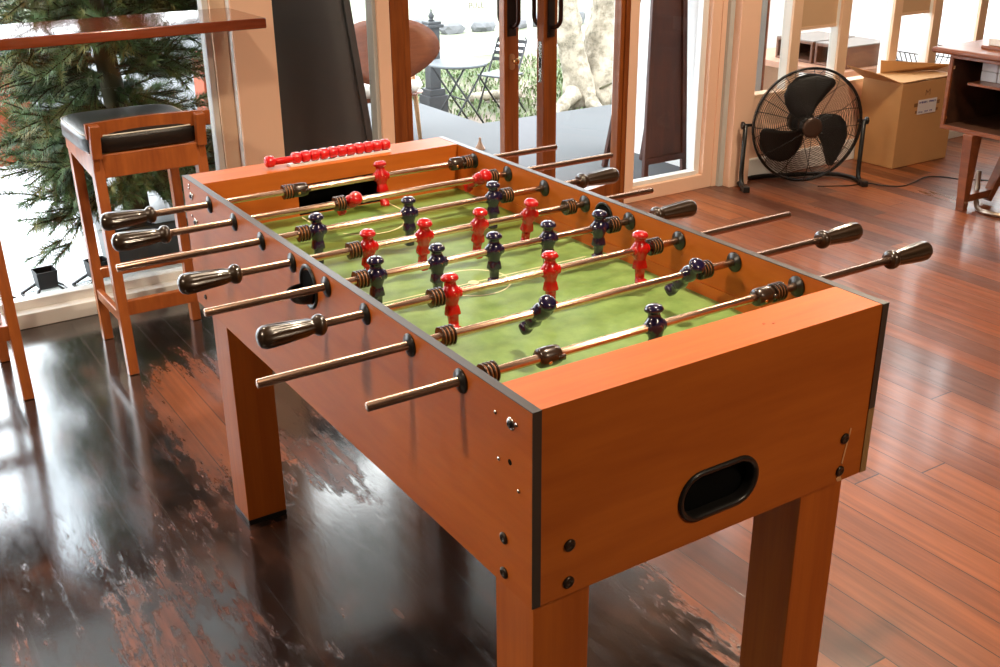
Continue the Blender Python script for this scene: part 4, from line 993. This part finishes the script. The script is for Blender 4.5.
obj('post_base', MB().box(PX-.12, PX+.12, PY-.12, PY+.12, ZG, ZG+.27).box(PX-.10, PX+.10, PY-.10, PY+.10, ZG+.27, ZG+.34), greym, gp, .006)
obj('post_cap', MB().box(PX-.10, PX+.10, PY-.10, PY+.10, -.10, -.065).box(PX-.08, PX+.08, PY-.08, PY+.08, -.065, -.035), greym, gp, .006)
obj('finial', MB().s().lathe((PX, PY, -.035), (0, 0, 1), [(0, .04), (.02, .02), (.04, .03), (.06, .034), (.08, .02), (.10, .008), (.115, .010), (.13, .003)], 20), greym, gp)
struct('wall_garden_low', MB().box(9.9, 10.1, -4.80, -3.3, ZG, -.45), whitepaint)

# old tree with three stems and roots
ot = thing('old_tree', 'pale barked garden tree with forked trunks seen through the right door', 'tree', (9.3, -6.95, ZG))
g = MB().s()
def trunk(pts, radii): 
    P_ = smooth_path(pts, 8); n = len(P_); rr = []
    for i in range(n):
        t = i/(n-1)*(len(radii)-1); k = min(int(t), len(radii)-2); rr.append(radii[k]+(radii[k+1]-radii[k])*(t-k))
    g.tube(P_, 1, 22, radii=rr)
trunk([(9.2, -6.66, ZG-.15), (9.2, -6.60, ZG+.4), (9.2, -6.50, -.4), (9.2, -6.42, .15), (9.2, -6.25, 1.4), (9.1, -6.1, 3.2)], [.26, .17, .15, .14, .13, .10])
trunk([(9.25, -6.98, ZG-.15), (9.25, -7.0, ZG+.3), (9.25, -7.05, -.4), (9.2, -7.12, .15), (9.3, -7.2, 1.5), (9.4, -7.4, 3.4)], [.42, .33, .27, .26, .24, .18])
trunk([(9.5, -7.35, ZG-.15), (9.5, -7.4, ZG+.4), (9.5, -7.45, -.3), (9.5, -7.5, .4), (9.6, -7.7, 2.5)], [.32, .24, .19, .17, .13])
for a, c, e in (((9.2, -6.7, ZG+.25), (8.8, -6.55, ZG+.12), (8.45, -6.62, ZG-.06)), ((9.2, -6.95, ZG+.25), (8.8, -6.95, ZG+.1), (8.4, -7.1, ZG-.05)), ((9.1, -6.5, ZG+.2), (9.0, -6.2, ZG+.08), (8.9, -5.9, ZG-.04)), ((9.3, -7.3, ZG+.3), (9.0, -7.5, ZG+.12), (8.7, -7.8, ZG-.04))):
    trunk([a, c, e], [.11, .06, .03])
o = obj('trunk', g, bark, ot)
sd = o.modifiers.new('s', 'SUBSURF'); sd.levels = sd.render_levels = 1
tx = bpy.data.textures.new('barkbump', 'CLOUDS'); tx.noise_scale = .22
dm = o.modifiers.new('d', 'DISPLACE'); dm.texture = tx; dm.strength = .10; dm.texture_coords = 'LOCAL'
obj('vine', MB().s().tube(smooth_path([(8.98, -6.75, ZG+.25), (8.95, -6.98, -.75), (8.95, -7.22, -.45), (8.96, -7.33, .05), (9.0, -7.36, 1.2)]), .013, 8), trunk_m, ot)

# undergrowth, stones, fence
random.seed(5); g = MB()
for i in range(9000):
    t = random.random(); x = 8.9+3.6*random.random()**1.3; y = random.uniform(-9.5, -2.9) - (x-9)*.5
    if (8.3 < x < 9.3 and -5.3 < y < -4.5): continue
    if random.random() < .35 and y > -6.3 and x < 10.2: continue
    if 9.5 < x < 10.3 and y > -5.2: continue
    h = random.uniform(.03, .09); a = random.uniform(0, 2*PI); lx, ly = math.cos(a)*h*.6, math.sin(a)*h*.6; wx, wy = -math.sin(a)*.012, math.cos(a)*.012
    g.face([g.v((x-wx*.3, y-wy*.3, ZG)), g.v((x+wx*.3, y+wy*.3, ZG)), g.v((x+lx*.6+wx, y+ly*.6+wy, ZG+h*.8)), g.v((x+lx, y+ly, ZG+h)), g.v((x+lx*.6-wx, y+ly*.6-wy, ZG+h*.8))])
tag(obj('undergrowth', g, leaf_m), 'leafy green undergrowth around the tree roots', 'plants', kind='stuff')
random.seed(8)
def rock(x, y, r, hz, label):
    bm = bmesh.new(); bmesh.ops.create_icosphere(bm, subdivisions=2, radius=1)
    for v in bm.verts: v.co *= random.uniform(.85, 1.1); v.co = Vector((v.co.x*r, v.co.y*r*1.5, v.co.z*hz)); v.co += Vector((x, y, ZG+hz*.55))
    return tag(obj('garden_stone', bm, stone), label, 'stone', 'grey stones edging the lawn')
for k in range(12):
    rock(15.6-k*.06, -7.4-k*.60, random.uniform(.15, .18), random.uniform(.10, .22), 'grey stone in the row edging the lawn beyond the path')
tag(obj('fallen_log', MB().s().tube(smooth_path([(10.0, -6.35, ZG+.06), (10.1, -6.1, ZG+.08), (10.2, -5.75, ZG+.06)]), .06, 12), bark), 'pale fallen log lying behind the folding chair', 'log')
fe = thing('picket_fence', 'white picket fence at the far side of the lawn', 'fence', (21.0, -10.5, ZG))
obj('fence_rail', MB().box(20.98, 21.02, -13.5, -5.5, ZG+.3, ZG+.36).box(20.98, 21.02, -13.5, -5.5, ZG+.8, ZG+.86), whitepaint, fe)
pk = obj('picket', MB().prism([(20.95, -13.5, ZG), (20.95, -13.42, ZG), (20.95, -13.42, ZG+1.0), (20.95, -13.46, ZG+1.08), (20.95, -13.5, ZG+1.0)], (.03, 0, 0)), whitepaint, fe)
for k in range(1, 34): copy_part(pk, fe, ORG[pk.name]+Vector((0, k*.24, 0)))
